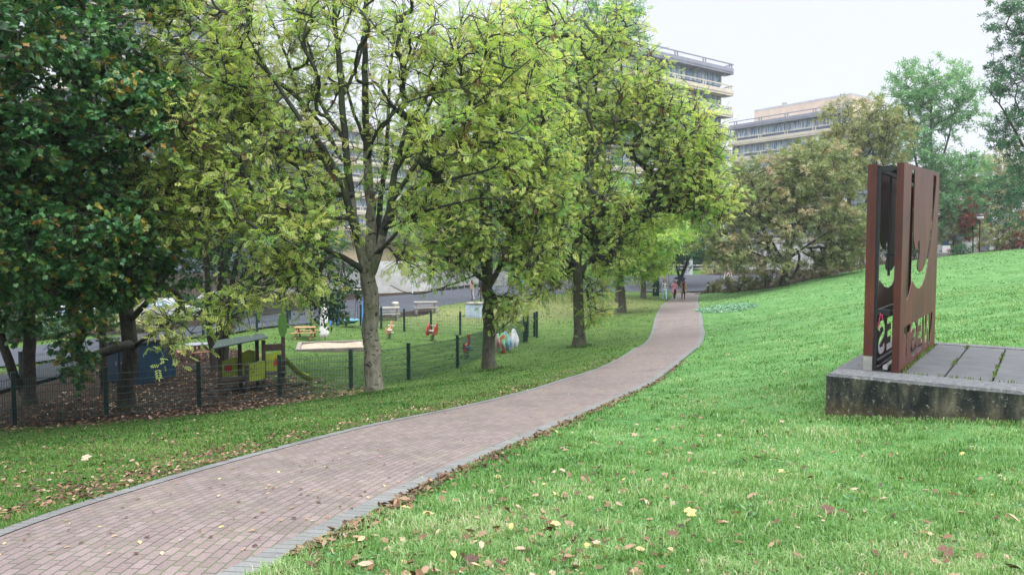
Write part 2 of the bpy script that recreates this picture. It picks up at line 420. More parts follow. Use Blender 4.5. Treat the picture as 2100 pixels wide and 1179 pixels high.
def ground_mat():
    m, t, b = new_mat('lawn_ground')
    c = t.nodes.new('ShaderNodeTexCoord')
    def at(n):
        a = t.nodes.new('ShaderNodeAttribute'); a.attribute_name = n; return a.outputs['Fac']
    n1 = noise_node(t, 1.2, 6, .65, c.outputs['Object']); n2 = noise_node(t, 22, 5, .7, c.outputs['Object']); n4 = noise_node(t, 5, 4, .65, c.outputs['Object'])
    lawn = ramp_node(t, [(.3, (.040, .106, .028)), (.52, (.070, .166, .050)), (.72, (.122, .208, .082))], n1.outputs[0])  # darker than the blades: the shade between them is in the colour
    fine = ramp_node(t, [(.32, (.55, .58, .5)), (.6, (1.15, 1.1, 1.15))], n2.outputs[0])
    lawn_c = mixc(t, lawn.outputs[0], fine.outputs[0], .8, 'MULTIPLY')
    dry_shaded = ramp_node(t, [(.3, (.036, .070, .016)), (.55, (.058, .110, .026)), (.75, (.105, .142, .045))], n1.outputs[0])
    dry_shaded_c = mixc(t, dry_shaded.outputs[0], fine.outputs[0], .8, 'MULTIPLY')
    col = mixc(t, lawn_c, dry_shaded_c, at('olive'))
    pal = mixc(t, (.17, .17, .075), fine.outputs[0], .6, 'MULTIPLY')
    k4 = ramp_node(t, [(.35, (.2, .2, .2)), (.65, (1, 1, 1))], n4.outputs[0])
    pf = t.nodes.new('ShaderNodeMath'); pf.operation = 'MULTIPLY'; t.links.new(at('pale'), pf.inputs[0]); t.links.new(k4.outputs[0], pf.inputs[1])
    col = mixc(t, col, pal, pf.outputs[0])
    soil_r = ramp_node(t, [(.3, (.009, .007, .006)), (.5, (.020, .014, .010)), (.64, (.040, .025, .016)), (.78, (.085, .05, .03))], n2.outputs[0])
    sf = t.nodes.new('ShaderNodeMath'); sf.operation = 'MULTIPLY_ADD'; t.links.new(k4.outputs[0], sf.inputs[0]); sf.inputs[1].default_value = .5
    t.links.new(at('soil'), sf.inputs[2])
    sf2 = ramp_node(t, [(.6, (0, 0, 0)), (.95, (1, 1, 1))], sf.outputs[0])
    col = mixc(t, col, soil_r.outputs[0], sf2.outputs[0])
    t.links.new(col, b.inputs['Base Color']); b.inputs['Roughness'].default_value = .95; b.inputs['Specular IOR Level'].default_value = .1
    bump(t, b, n2.outputs[0], .6, .05)
    return m
ground = np_mesh('ground', np.c_[xf, yf, ZZ], Fq, ground_mat(), attr={'olive': olive, 'soil': soil, 'pale': np.clip(pale, 0, 1)}, smooth=True)
tag(ground, kind='structure')

# ------------------------------------------------------------------ brick path with grey border stones
def strip_mesh(name, A, B, mats, nacross, dz, uoff=0.0):
    n = len(A); s = np.r_[0, np.cumsum(np.linalg.norm(np.diff((A + B)[:, :2] / 2, axis=0), axis=1))]
    V = []; UV = []
    for j in range(nacross + 1):
        f = j / nacross; q = A[:, :2] * (1 - f) + B[:, :2] * f
        V.append(np.c_[q, G(q[:, 0], q[:, 1]) + dz]); UV.append(np.c_[s, np.full(n, f) * np.linalg.norm(A[:, :2] - B[:, :2], axis=1) + uoff])
    V = np.stack(V, 1).reshape(-1, 3); UV = np.stack(UV, 1).reshape(-1, 2)
    I = np.arange(n * (nacross + 1)).reshape(n, nacross + 1)
    Fs = np.stack((I[:-1, :-1], I[:-1, 1:], I[1:, 1:], I[1:, :-1]), -1).reshape(-1, 4)[:, ::-1]
    return np_mesh(name, V, Fs, mats, uv=UV, smooth=True)

def paver_mat(name, bw, rh, c1, c2, mort, moss, swap=False, msize=.0055):
    m, t, b = new_mat(name)
    uv = t.nodes.new('ShaderNodeUVMap'); vec = uv.outputs[0]
    if swap:
        sx = t.nodes.new('ShaderNodeSeparateXYZ'); cx = t.nodes.new('ShaderNodeCombineXYZ')
        t.links.new(vec, sx.inputs[0]); t.links.new(sx.outputs[1], cx.inputs[0]); t.links.new(sx.outputs[0], cx.inputs[1]); vec = cx.outputs[0]
    # slight wobble so the courses are not ruled
    nz = noise_node(t, 1.7, 3, .5, uv.outputs[0])
    va = t.nodes.new('ShaderNodeVectorMath'); va.operation = 'MULTIPLY_ADD'
    t.links.new(nz.outputs['Color'], va.inputs[0]); va.inputs[1].default_value = (.02, .02, 0); t.links.new(vec, va.inputs[2])
    br = t.nodes.new('ShaderNodeTexBrick'); t.links.new(va.outputs[0], br.inputs['Vector'])
    br.inputs['Scale'].default_value = 1.0; br.inputs['Brick Width'].default_value = bw; br.inputs['Row Height'].default_value = rh
    br.inputs['Mortar Size'].default_value = msize; br.inputs['Mortar Smooth'].default_value = .35; br.inputs['Bias'].default_value = -.1
    br.inputs['Color1'].default_value = (*c1, 1); br.inputs['Color2'].default_value = (*c2, 1); br.inputs['Mortar'].default_value = (*mort, 1)
    c = t.nodes.new('ShaderNodeTexCoord')
    n1 = noise_node(t, .9, 5, .65, c.outputs['Object']); n2 = noise_node(t, 55, 4, .75, c.outputs['Object']); n3 = noise_node(t, 3.0, 4, .6, c.outputs['Object'])
    st = ramp_node(t, [(.28, (.60, .60, .62)), (.5, (.98, .98, .98)), (.72, (1.10, 1.08, 1.05))], n1.outputs[0])
    gr = ramp_node(t, [(.28, (.55, .55, .55)), (.5, (1, 1, 1)), (.72, (1.35, 1.35, 1.35))], n2.outputs[0])
    col = mixc(t, br.outputs['Color'], st.outputs[0], .8, 'MULTIPLY'); col = mixc(t, col, gr.outputs[0], .55, 'MULTIPLY')
    mk = ramp_node(t, [(.42, (0, 0, 0)), (.62, (1, 1, 1))], n3.outputs[0])
    mf = t.nodes.new('ShaderNodeMath'); mf.operation = 'MULTIPLY'; t.links.new(br.outputs['Fac'], mf.inputs[0]); t.links.new(mk.outputs[0], mf.inputs[1])
    col = mixc(t, col, moss, mf.outputs[0])
    t.links.new(col, b.inputs['Base Color']); b.inputs['Roughness'].default_value = .75; b.inputs['Specular IOR Level'].default_value = .35
    inv = t.nodes.new('ShaderNodeMath'); inv.operation = 'SUBTRACT'; inv.inputs[0].default_value = 1.0; t.links.new(br.outputs['Fac'], inv.inputs[1])
    ad = t.nodes.new('ShaderNodeMath'); ad.operation = 'MULTIPLY_ADD'; t.links.new(n2.outputs[0], ad.inputs[0]); ad.inputs[1].default_value = .25; t.links.new(inv.outputs[0], ad.inputs[2])
    bump(t, b, ad.outputs[0], .6, .008)
    return m
M_BRICK = paver_mat('path_brick', .145, .0725, (.116, .087, .085), (.158, .122, .119), (.05, .048, .043), (.06, .085, .03))
M_EDGE = paver_mat('border_stone', .085, .30, (.108, .108, .110), (.136, .137, .140), (.055, .055, .048), (.06, .085, .03))
PW = np.linalg.norm(PL[:, :2] - PR[:, :2], axis=1)
lat = (PR - PL) / PW[:, None]
IL = PL + lat * .14; IR = PR - lat * .20
path = strip_mesh('path', IL, IR, M_BRICK, 12, .012); tag(path, kind='structure')
el_ = strip_mesh('path_border', PL, IL - lat * .0, M_EDGE, 2, .018); tag(el_, kind='structure')
er_ = strip_mesh('path_border', IR, PR, M_EDGE, 2, .018); tag(er_, kind='structure')

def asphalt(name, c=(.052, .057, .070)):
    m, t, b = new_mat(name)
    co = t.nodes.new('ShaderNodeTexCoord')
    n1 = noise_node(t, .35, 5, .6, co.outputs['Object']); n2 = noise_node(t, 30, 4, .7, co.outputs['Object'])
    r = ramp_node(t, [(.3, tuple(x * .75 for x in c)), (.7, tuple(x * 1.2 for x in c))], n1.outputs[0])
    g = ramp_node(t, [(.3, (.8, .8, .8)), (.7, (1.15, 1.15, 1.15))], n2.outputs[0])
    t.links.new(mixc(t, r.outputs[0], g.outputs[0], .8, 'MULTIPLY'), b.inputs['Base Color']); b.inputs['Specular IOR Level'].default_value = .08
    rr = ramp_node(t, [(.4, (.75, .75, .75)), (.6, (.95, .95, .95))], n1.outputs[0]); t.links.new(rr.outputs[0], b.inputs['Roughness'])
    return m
M_ASPH = asphalt('asphalt'); M_ASPH_SHADE = asphalt('shaded_asphalt', (.022, .025, .031))  # the darker copy holds the tree shade over the walkway in its colour
road = strip_mesh('road', np.c_[rf, rf[:, :1] * 0], np.c_[rn, rn[:, :1] * 0], M_ASPH, 16, .015); tag(road, kind='structure')
walk = strip_mesh('walkway', np.c_[wb, wb[:, :1] * 0], np.c_[wa, wa[:, :1] * 0], M_ASPH_SHADE, 6, .024); tag(walk, kind='structure')
print('path widths', [round(float(x), 2) for x in PW[::20]])
# ------------------------------------------------------------------ leaves
def tmpl_ash():
    V = []; F = []
    def leaflet(x, y, ang, L, wd):
        ca, sa = math.cos(ang), math.sin(ang); b = len(V)
        for px, py, pz in ((0, 0, 0), (.45 * L, wd, .015), (L, 0, -.06), (.45 * L, -wd, .015)):
            X = x + px * ca - py * sa; Y = y + px * sa + py * ca
            V.append((X, Y, pz - .12 * abs(Y) - .10 * X * X))
        F.append((b, b + 1, b + 2, b + 3))
    for x in (.22, .42, .62, .80):
        for s in (-1, 1): leaflet(x, 0, s * R(58), .36 - .1 * abs(x - .5), .075)
    leaflet(.85, 0, 0, .34, .075)
    return np.array(V), np.array(F)
def tmpl_maple():
    V = []; F = []
    for ang, L in ((0, 1.0), (R(48), .80), (R(-50), .84), (R(104), .55), (R(-108), .5)):
        ca, sa = math.cos(ang), math.sin(ang); b = len(V)
        for px, py in ((0, 0), (.52 * L, .30), (L, 0), (.52 * L, -.30)):
            X = .1 + px * ca - py * sa; Y = px * sa + py * ca
            V.append((X, Y, -.16 * (X * X + Y * Y)))
        F.append((b, b + 1, b + 2, b + 3))
    return np.array(V), np.array(F)
def tmpl_oak():
    V = [(0, 0, 0), (.35, .2, .03), (.7, .26, 0), (1, 0, -.12), (.7, -.26, 0), (.35, -.2, .03)]
    return np.array(V), np.array([(0, 1, 2, 3), (0, 3, 4, 5)])
def tmpl_curl():
    V = [(0, 0, .02), (.3, .17, .13), (.68, .22, .17), (1, .03, .16), (.7, -.2, .20), (.35, -.19, .10), (.34, 0, 0), (.68, .01, 0)]
    return np.array(V), np.array([(0, 6, 1, 0)] * 0 + [(6, 7, 2, 1), (7, 3, 2, 2)][:1] + [(6, 5, 4, 7), (0, 5, 6, 1), (7, 4, 3, 2)])
def tmpl_simple():
    V = [(0, 0, 0), (.45, .27, -.05), (1, 0, -.14), (.45, -.27, -.05)]
    return np.array(V), np.array([(0, 1, 2, 3)])
def tmpl_spray():
    V = []; F = []
    for x, y, a, L in ((0, 0, .2, .6), (.15, .1, 1.2, .5), (.15, -.1, -1.1, .5), (.45, .05, -.3, .6)):
        ca, sa = math.cos(a), math.sin(a); b = len(V)
        for px, py in ((0, 0), (.5 * L, .2 * L), (L, 0), (.5 * L, -.2 * L)):
            X = x + px * ca - py * sa; Y = y + px * sa + py * ca; V.append((X, Y, -.15 * (X * X + Y * Y) + .05 * a))
        F.append((b, b + 1, b + 2, b + 3))
    return np.array(V), np.array(F)
TM = {'ash': tmpl_ash(), 'maple': tmpl_maple(), 'oak': tmpl_oak(), 'curl': tmpl_curl(), 'simple': tmpl_simple(), 'spray': tmpl_spray()}

def unit(a): return a / np.maximum(np.linalg.norm(a, axis=-1, keepdims=True), 1e-9)
def leaves_mesh(name, kind, pos, axis_, nrm, size, tint, material, parent, base):
    TV, TF = TM[kind]
    a = unit(axis_); b = unit(np.cross(nrm, a)); n = np.cross(a, b)
    V = pos[:, None] + size[:, None, None] * (TV[None, :, 0:1] * a[:, None] + TV[None, :, 1:2] * b[:, None] + TV[None, :, 2:3] * n[:, None])
    k = len(TV); F = (TF[None] + (np.arange(len(pos)) * k)[:, None, None]).reshape(-1, TF.shape[1])
    return np_mesh(name, V.reshape(-1, 3), F, material, parent, attr={'tint': np.repeat(tint, k)}, base=base)

class Tubes:
    def __init__(s): s.V = []; s.F = []; s.n = 0
    def add(s, pts, rad, n):
        k = len(pts); t = unit(np.gradient(pts, axis=0))
        mt = unit(pts[-1] - pts[0]); ref = np.eye(3)[np.abs(mt).argmin()]
        n1 = unit(np.cross(t, ref)); n2 = np.cross(n1, t)
        a = np.arange(n) * 2 * PI / n
        V = pts[:, None] + rad[:, None, None] * (np.cos(a)[None, :, None] * n1[:, None] + np.sin(a)[None, :, None] * n2[:, None])
        i = np.arange(k - 1)[:, None] * n; j = np.arange(n)[None]
        F = np.stack((i + j, i + (j + 1) % n, i + n + (j + 1) % n, i + n + j), -1).reshape(-1, 4) + s.n
        s.V.append(V.reshape(-1, 3)); s.F.append(F); s.n += k * n
    def build(s, name, m, parent, base, smooth=True):
        return np_mesh(name, np.vstack(s.V), np.vstack(s.F), m, parent, smooth=smooth, base=base)

def make_tree(name, label, cat, base, limbs, env, leaf, leaf_m, bark_m, seed, group=None, size=.25, per=26, rtip=.006, pw=.5,
              twig=.6, droop=-.25, tint=(0, 1), seg=.35, hole=.0, fork=.0, spread=1.0, patch=.5, flare=1.35, twigs=4, up=.7, dens=1.0, seeds=0.0):
    """base=(u,v,Y); limbs=[([(u,v,dY)...], r0, r1)]; env=[(u,v,dY,ru,rv,ry,n)]"""
    rg = np.random.default_rng(seed); rnd = random.Random(seed)
    bu, bv, bY = base
    b0 = GP(bu, bv, bY); B = np.array(b0)
    pos = []; par = []; rad = []; free = []; chains = []
    def addn(p, q, r, f): pos.append(np.asarray(p, float)); par.append(q); rad.append(r); free.append(f); return len(pos) - 1
    for li, (pts, r0, r1) in enumerate(limbs):
        W = np.array([P(u, v, bY + d) for u, v, d in pts])
        if li == 0: W[0] = B - np.array((0, 0, .15))
        L = np.linalg.norm(np.diff(W, axis=0), axis=1).sum()
        n = max(4, int(L / seg) + 1); W = spline(W, n)
        W[1:-1] += rg.normal(0, .012 + .1 * r1, (n - 2, 3)) if n > 2 else 0
        rr = np.linspace(r0, r1, n)
        q = -1
        if li > 0:
            A = np.array(pos); q = int(((A - W[0]) ** 2).sum(1).argmin())
        ch = [q] if q >= 0 else []
        for i in range(n):
            q = addn(W[i], q, rr[i], W[i, 2] - B[2] > fork or li > 0); ch.append(q)
        chains.append((ch, 10 if r0 > .08 else 7))
    nh = len(pos)
    cl = []
    for (u, v, d, ru, rv, ry, n) in env:
        c = P(u, v, bY + d); sc = (bY + d) / F_PX
        k = 0; tries = 0; n = int(n * dens + .5)
        while k < n and tries < n * 12:
            tries += 1
            q = rg.normal(size=3); q = q / np.linalg.norm(q) * rg.random() ** .42
            p = c + q * np.array((ru * sc, ry, rv * sc))
            if hole and mnoise.noise(Vector(p) * (1.1 / max(twig, .3) * .5)) < hole - .5: continue
            cl.append(p); k += 1
    cl = np.array(cl)
    fk = np.array(pos[min(len(limbs[0][0]) * 2, len(pos) - 1)])
    order = np.linalg.norm(cl - np.array(pos)[:nh][-1] * 0 - fk, axis=1).argsort()
    cap = nh + len(cl) * 8 + 8
    PA_ = np.full((cap, 3), 1e6); PA_[:nh] = pos
    for i in range(nh):
        if not free[i]: PA_[i] = 1e6
    dirs = np.zeros((cap, 3))
    for i in range(nh):
        if par[i] >= 0: dirs[i] = unit(pos[i] - pos[par[i]])
    tips = []
    for ci in order:
        c = cl[ci]; dv = c - PA_[:len(pos)]; d = np.linalg.norm(dv, axis=1)
        cosang = (dv * dirs[:len(pos)]).sum(1) / np.maximum(d, 1e-6)
        score = d * (1.25 - .35 * cosang) + .05 * (dv[:, 2] < -.3) * d
        j = int(score.argmin()); p0 = pos[j]; D = d[j]
        if D < .05: continue
        n = int(min(7, max(2, D / seg)))
        ctrl = p0 + dirs[j] * D * .35 + (c - p0) * .2 + np.array((0, 0, .06 * D)) + rg.normal(0, .06 * D, 3)
        t = np.linspace(0, 1, n + 1)[1:, None]
        W = (1 - t) ** 2 * p0 + 2 * t * (1 - t) * ctrl + t * t * c
        W[:-1] += rg.normal(0, .03 * min(D, 1.5), (n - 1, 3))
        ch = [j]; q = j
        for i in range(n):
            k = addn(W[i], q, 0, True); PA_[k] = W[i]; dirs[k] = unit(W[i] - pos[q]); ch.append(k); q = k
        chains.append((ch, 0)); tips.append(q)
    n = len(pos); wgt = np.zeros(n); wgt[tips] = 1
    for i in range(n - 1, -1, -1):
        if par[i] >= 0: wgt[par[i]] += wgt[i]
    r = rtip * np.maximum(wgt, 1) ** pw
    r = np.where(np.array(rad) > 0, np.array(rad), r)
    root = thing(name, label, cat, B, 0, group)
    ash_ = bark_m in (BK_ASH, BK_MID)
    T = Tubes(); T2 = Tubes() if ash_ else T; A = np.array(pos)
    for ch, ns in chains:
        q = A[ch]; rr = r[ch].copy()
        hand = ns > 0
        if ns == 0:
            rr[0] = min(rr[0], rr[1] * 1.25); ns = 6 if rr.max() > .03 else (5 if rr.max() > .014 else 3)
        elif ch[0] == 0:
            h = np.linalg.norm(q - q[0], axis=1); rr = rr * (1 + (flare - 1) * np.exp(-h / .28))
        if hand and ash_:
            m = int((rr > .098).sum())
            if m >= 3: T.add(q[:m], rr[:m], ns)
            if len(rr) - m >= 2: T2.add(q[max(0, m - 1):], rr[max(0, m - 1):], ns)
        else: (T if hand else T2).add(q, rr, ns)
    # twigs with leaves on every tip
    lp = []; la = []; ln = []; lt = []; ls = []
    for i in tips:
        d0 = dirs[i]; cl_t = rg.random(); nl = max(2, per // twigs)
        for k in range(twigs):
            d = unit(d0 * .7 + rg.normal(0, .62, 3) * np.array((1, 1, .7)) + np.array((0, 0, .12)))
            L = twig * rg.uniform(.6, 1.2)
            p0 = A[i]; pm = p0 + d * L * .5; p1 = p0 + d * L + np.array((0, 0, droop * .4 * L))
            T2.add(np.array((p0, pm, p1)), np.array((rtip, rtip * .7, rtip * .4)), 3)
            t = rg.uniform(.12, 1.05, nl)[:, None]
            q = (1 - t) ** 2 * p0 + 2 * t * (1 - t) * pm + t * t * p1
            sd_ = unit(np.cross(d, rg.normal(size=(nl, 3))))
            ax = unit(d * .55 + sd_ * .9 * spread + np.array((0, 0, droop)) + rg.normal(0, .15, (nl, 3)))
            lp.append(q + rg.normal(0, .03, (nl, 3))); la.append(ax); ln.append(unit(np.array((0, 0, up)) + rg.normal(0, .45, (nl, 3))))
            base_t = tint[0] + (tint[1] - tint[0]) * (patch * cl_t + (1 - patch) * rg.random(nl))
            lt.append(base_t); ls.append(size * rg.uniform(.65, 1.2, nl))
        if seeds and rg.random() < seeds:               # hanging bunches of brown seed keys
            k_ = 7; lp.append(A[i] + rg.normal(0, .07, (k_, 3)) - np.array((0, 0, .08))); la.append(unit(rg.normal(0, .35, (k_, 3)) + np.array((0, 0, -1.0)))); ln.append(rg.normal(0, 1, (k_, 3))); lt.append(rg.uniform(.972, 1.0, k_)); ls.append(size * rg.uniform(.5, .8, k_))
    T.build('trunk', bark_m, root, B)
    if ash_: T2.build('branchwork', BK_TWIG, root, B)
    leaves_mesh('crown', leaf, np.vstack(lp), np.vstack(la), np.vstack(ln), np.concatenate(ls), np.concatenate(lt), leaf_m, root, B)
    return root

BK_ASH = bark_mat('ash_bark', [(.3, (.06, .058, .045)), (.5, (.155, .145, .112)), (.7, (.25, .232, .185))], patch_amt=.57)
BK_DARK = bark_mat('dark_bark', [(.3, (.02, .02, .018)), (.6, (.055, .05, .042)), (.8, (.09, .085, .07))])
BK_MID = bark_mat('mossy_bark', [(.3, (.035, .036, .028)), (.55, (.085, .082, .062)), (.75, (.15, .14, .11))], patch_amt=.58)
BK_TWIG = bark_mat('backlit_branch_bark', [(.3, (.022, .026, .022)), (.6, (.05, .054, .045)), (.8, (.085, .085, .07))])  # darker than the trunk bark, backlit look put into the colour
BK_FAR = bark_mat('grey_bark', [(.3, (.06, .055, .045)), (.6, (.13, .12, .10)), (.8, (.2, .19, .16))], patch_amt=.62)
L_ASH = leaf_mat('ash_leaf', [(0, (.085, .23, .085)), (.28, (.21, .38, .105)), (.55, (.39, .50, .145)), (.80, (.51, .555, .19)), (.92, (.56, .53, .23)), (.96, (.50, .40, .20)), (.975, (.20, .11, .06)), (1, (.16, .09, .06))], .55)
L_ASH2 = leaf_mat('ash_leaf_green', [(0, (.06, .18, .07)), (.4, (.13, .30, .08)), (.8, (.26, .40, .10)), (1, (.36, .38, .12))], .38)
L_MAPLE = leaf_mat('maple_leaf', [(0, (.016, .070, .030)), (.4, (.046, .155, .056)), (.70, (.115, .255, .085)), (.80, (.17, .22, .04)), (.90, (.32, .23, .05)), (1, (.34, .13, .035))], .33, .4, .4)
L_DARK = leaf_mat('dark_leaf', [(0, (.010, .035, .018)), (.5, (.025, .075, .028)), (.85, (.06, .11, .03)), (1, (.16, .14, .04))], .25)
L_BROWN = leaf_mat('bronze_leaf', [(0, (.10, .135, .055)), (.40, (.185, .235, .095)), (.70, (.28, .30, .14)), (.86, (.37, .285, .18)), (1, (.42, .30, .22))], .3)
L_OLIVE = leaf_mat('olive_leaf', [(0, (.12, .16, .06)), (.5, (.24, .265, .11)), (1, (.38, .34, .18))], .3)
L_PALE = leaf_mat('pale_leaf', [(0, (.07, .20, .10)), (.5, (.15, .32, .15)), (1, (.26, .42, .21))], .35)
L_TEAL = leaf_mat('teal_leaf', [(0, (.018, .075, .042)), (.5, (.042, .14, .068)), (1, (.11, .23, .09))], .35)
L_RED = leaf_mat('red_leaf', [(0, (.10, .06, .03)), (.4, (.20, .06, .05)), (.8, (.30, .08, .07)), (1, (.35, .16, .06))], .3)
L_HEDGE = leaf_mat('hedge_leaf', [(0, (.06, .085, .03)), (.5, (.13, .15, .05)), (1, (.26, .21, .09))], .25)

ASH = 'ash trees lining the left side of the brick path'
# the big ash in front
make_tree('ash_tree', 'big foreground ash with a pale forked trunk, nearest tree beside the brick path', 'tree', (768, 806, 18.0),
    [([(768, 806, 0), (764, 740, 0), (760, 640, 0), (759, 585, 0), (758, 548, 0)], .218, .185),
     ([(757, 575, 0), (740, 520, -.1), (727, 455, -.15), (716, 380, -.2), (708, 290, -.25), (700, 200, -.3), (692, 100, -.3), (682, -10, -.3), (670, -120, -.4)], .128, .042),
     ([(760, 560, .1), (761, 470, .15), (757, 390, .2), (752, 300, .25), (750, 210, .3), (748, 110, .3), (752, -10, .3), (756, -120, .3)], .142, .042),
     ([(765, 555, -.1), (783, 490, -.2), (800, 420, -.3), (812, 350, -.3), (826, 290, -.3), (850, 235, -.3), (905, 160, -.5), (960, 90, -.6)], .112, .025),
     ([(768, 545, .4), (776, 460, .6), (780, 400, .8), (790, 340, 1.0), (795, 270, 1.2), (800, 150, 1.3), (815, 30, 1.4)], .09, .03),
     ([(735, 490, -.2), (700, 375, -.5), (665, 310, -.7), (625, 260, -.9), (585, 200, -1.1), (545, 140, -1.3), (505, 70, -1.5)], .10, .022),
     ([(700, 380, -.6), (672, 345, -.4), (640, 265, -.2), (610, 190, 0), (580, 100, .2), (545, 10, .4)], .075, .02),
     ([(747, 560, 0), (722, 538, -.3), (690, 522, -.5), (655, 505, -.8), (600, 480, -1.2), (545, 462, -1.5), (470, 452, -1.8)], .085, .02),
     ([(790, 470, -.3), (822, 415, -.5), (850, 385, -.8), (895, 368, -1.1), (950, 362, -1.4), (1010, 345, -1.6)], .075, .02),
     ([(772, 520, -.2), (800, 492, -.6), (830, 452, -.8), (850, 425, -1.0)], .06, .02),
     ([(722, 400, -.3), (640, 398, -.8), (560, 372, -1.2), (470, 355, -1.6), (400, 345, -1.9)], .06, .015),
     ([(708, 290, -.3), (660, 215, -.2), (640, 120, 0), (610, 20, .2)], .06, .02),
     ([(700, 200, -.3), (735, 130, -.2), (745, 60, 0)], .05, .02),
     ([(752, 300, .3), (800, 240, .5), (850, 110, .8), (880, 20, 1.0)], .05, .018),
     ([(752, 330, .2), (775, 270, -.6), (830, 215, -1.2), (900, 190, -1.5)], .045, .015),
     ([(690, 522, -.5), (640, 545, -1.0), (560, 560, -1.5), (500, 590, -1.9), (455, 622, -2.1)], .04, .01),
     ([(703, 330, -.3), (655, 250, -.2), (575, 170, -.3), (470, 85, -.6), (380, 20, -.8)], .055, .012),
     ([(700, 400, -.4), (620, 350, -.6), (520, 290, -1.0), (430, 235, -1.3), (350, 190, -1.5)], .055, .012),
     ([(725, 450, -.2), (640, 440, -.9), (520, 415, -1.4), (420, 410, -1.8), (340, 420, -2.0)], .05, .012),
     ([(800, 420, -.3), (860, 330, -.8), (940, 240, -1.2), (1020, 180, -1.4), (1090, 120, -1.5)], .055, .012),
     ([(812, 350, -.3), (872, 240, .1), (915, 130, .4), (960, 10, .6)], .05, .014),
     ([(787, 470, -.3), (880, 430, -1.0), (980, 408, -1.5), (1070, 415, -1.8)], .045, .012),
     ([(752, 300, .25), (715, 200, .6), (690, 80, .8), (660, -20, 1.0)], .05, .016),
     ([(692, 100, -.3), (720, 20, -.1), (735, -60, 0)], .04, .015),
     ([(640, 545, -1.0), (580, 575, -1.6), (480, 600, -2.0), (400, 645, -2.3), (345, 690, -2.5)], .032, .008)],
    [(455, 130, -.8, 130, 150, 1.9, 64), (590, 80, 0, 150, 130, 2.2, 34), (420, 330, -1.2, 120, 130, 2.0, 70), (520, 430, -1.4, 160, 95, 2.0, 58),
     (600, 330, -1.0, 90, 90, 1.6, 30), (640, 480, -1.4, 80, 50, 1.2, 18), (370, 420, -1.2, 80, 100, 1.5, 28),
     (360, 668, -2.5, 36, 44, .5, 9), (470, 628, -2.1, 44, 34, .5, 10), (625, 555, -1.4, 60, 50, .8, 18), (540, 585, -1.8, 70, 30, .7, 5), (590, 540, -1.5, 60, 40, .8, 5),
     (750, 60, 0, 190, 130, 2.2, 40), (760, 340, .6, 90, 80, 1.4, 12), (860, 320, .4, 70, 80, 1.4, 12), (800, 200, .6, 90, 80, 1.4, 12), (640, 170, 0, 90, 90, 1.6, 18), (740, -80, 0, 300, 110, 2.5, 40), (400, -20, -.6, 120, 90, 1.8, 34), (540, 230, -.6, 100, 80, 1.8, 26), (920, 130, -.5, 140, 120, 2.0, 52), (990, 250, -1.0, 130, 120, 1.9, 66),
     (900, 330, -1.2, 90, 60, 1.3, 22), (850, 440, -.9, 55, 40, 1.0, 9), (830, 520, -.6, 45, 30, .8, 6), (1060, 120, -.5, 90, 120, 1.8, 30), (660, 410, .8, 60, 60, 1.2, 8)],
    'ash', L_ASH, BK_ASH, 11, ASH, size=.205, per=12, rtip=.0105, dens=1.85, seeds=.13, patch=.62, twig=.62, tint=(.18, 1.0), fork=2.9, hole=.32, seg=.3, pw=.48)
make_tree('ash_tree', 'second ash along the path, dark trunk standing behind the green wire fence corner', 'tree', (1005, 759, 25.5),
    [([(1005, 759, 0), (1003, 700, 0), (1001, 640, 0), (1000, 600, 0), (1000, 575, 0)], .22, .19),
     ([(1000, 590, 0), (992, 520, .2), (988, 450, .3), (985, 370, .4), (980, 280, .5), (975, 180, .5)], .14, .03),
     ([(1000, 585, 0), (1003, 500, -.2), (1003, 420, -.3), (1008, 330, -.3), (1015, 230, -.3), (1030, 120, -.3)], .15, .03),
     ([(1004, 585, 0), (1030, 535, .3), (1048, 490, .5), (1075, 430, .8), (1110, 370, 1.0)], .11, .03),
     ([(998, 578, -.2), (970, 555, -.5), (945, 525, -.8), (920, 497, -1.0), (880, 470, -1.3)], .10, .03),
     ([(985, 560, -.6), (950, 574, -1.0), (915, 588, -1.3), (880, 598, -1.6), (838, 603, -1.8), (800, 585, -2.0)], .035, .012),
     ([(1008, 700, 0), (1030, 670, -.3), (1060, 648, -.5)], .02, .008)],
    [(930, 300, 0, 130, 110, 2.6, 70), (1050, 270, 0, 130, 150, 3.0, 95), (1010, 420, -.6, 150, 80, 2.6, 80), (900, 440, -.6, 70, 60, 1.8, 36),
     (1100, 400, 0, 90, 100, 2.5, 50), (1000, 120, 0, 150, 90, 2.6, 55), (1100, 200, 0, 90, 110, 2.6, 50), (1120, 320, 0, 70, 80, 2.4, 30), (960, 500, -.8, 90, 45, 1.5, 36), (1075, 530, -.5, 70, 50, 1.5, 30), (900, 545, -1.2, 60, 34, 1.0, 16),
     (1045, 618, -.4, 46, 22, .7, 10), (1040, 650, -.4, 36, 18, .5, 5), (1110, 490, 0, 70, 60, 1.8, 28)],
    'ash', L_ASH, BK_MID, 22, ASH, flare=1.6, size=.225, per=12, dens=1.8, seeds=.16, patch=.62, twig=.7, tint=(.1, .98), fork=2.6, hole=.24, seg=.4, rtip=.012)
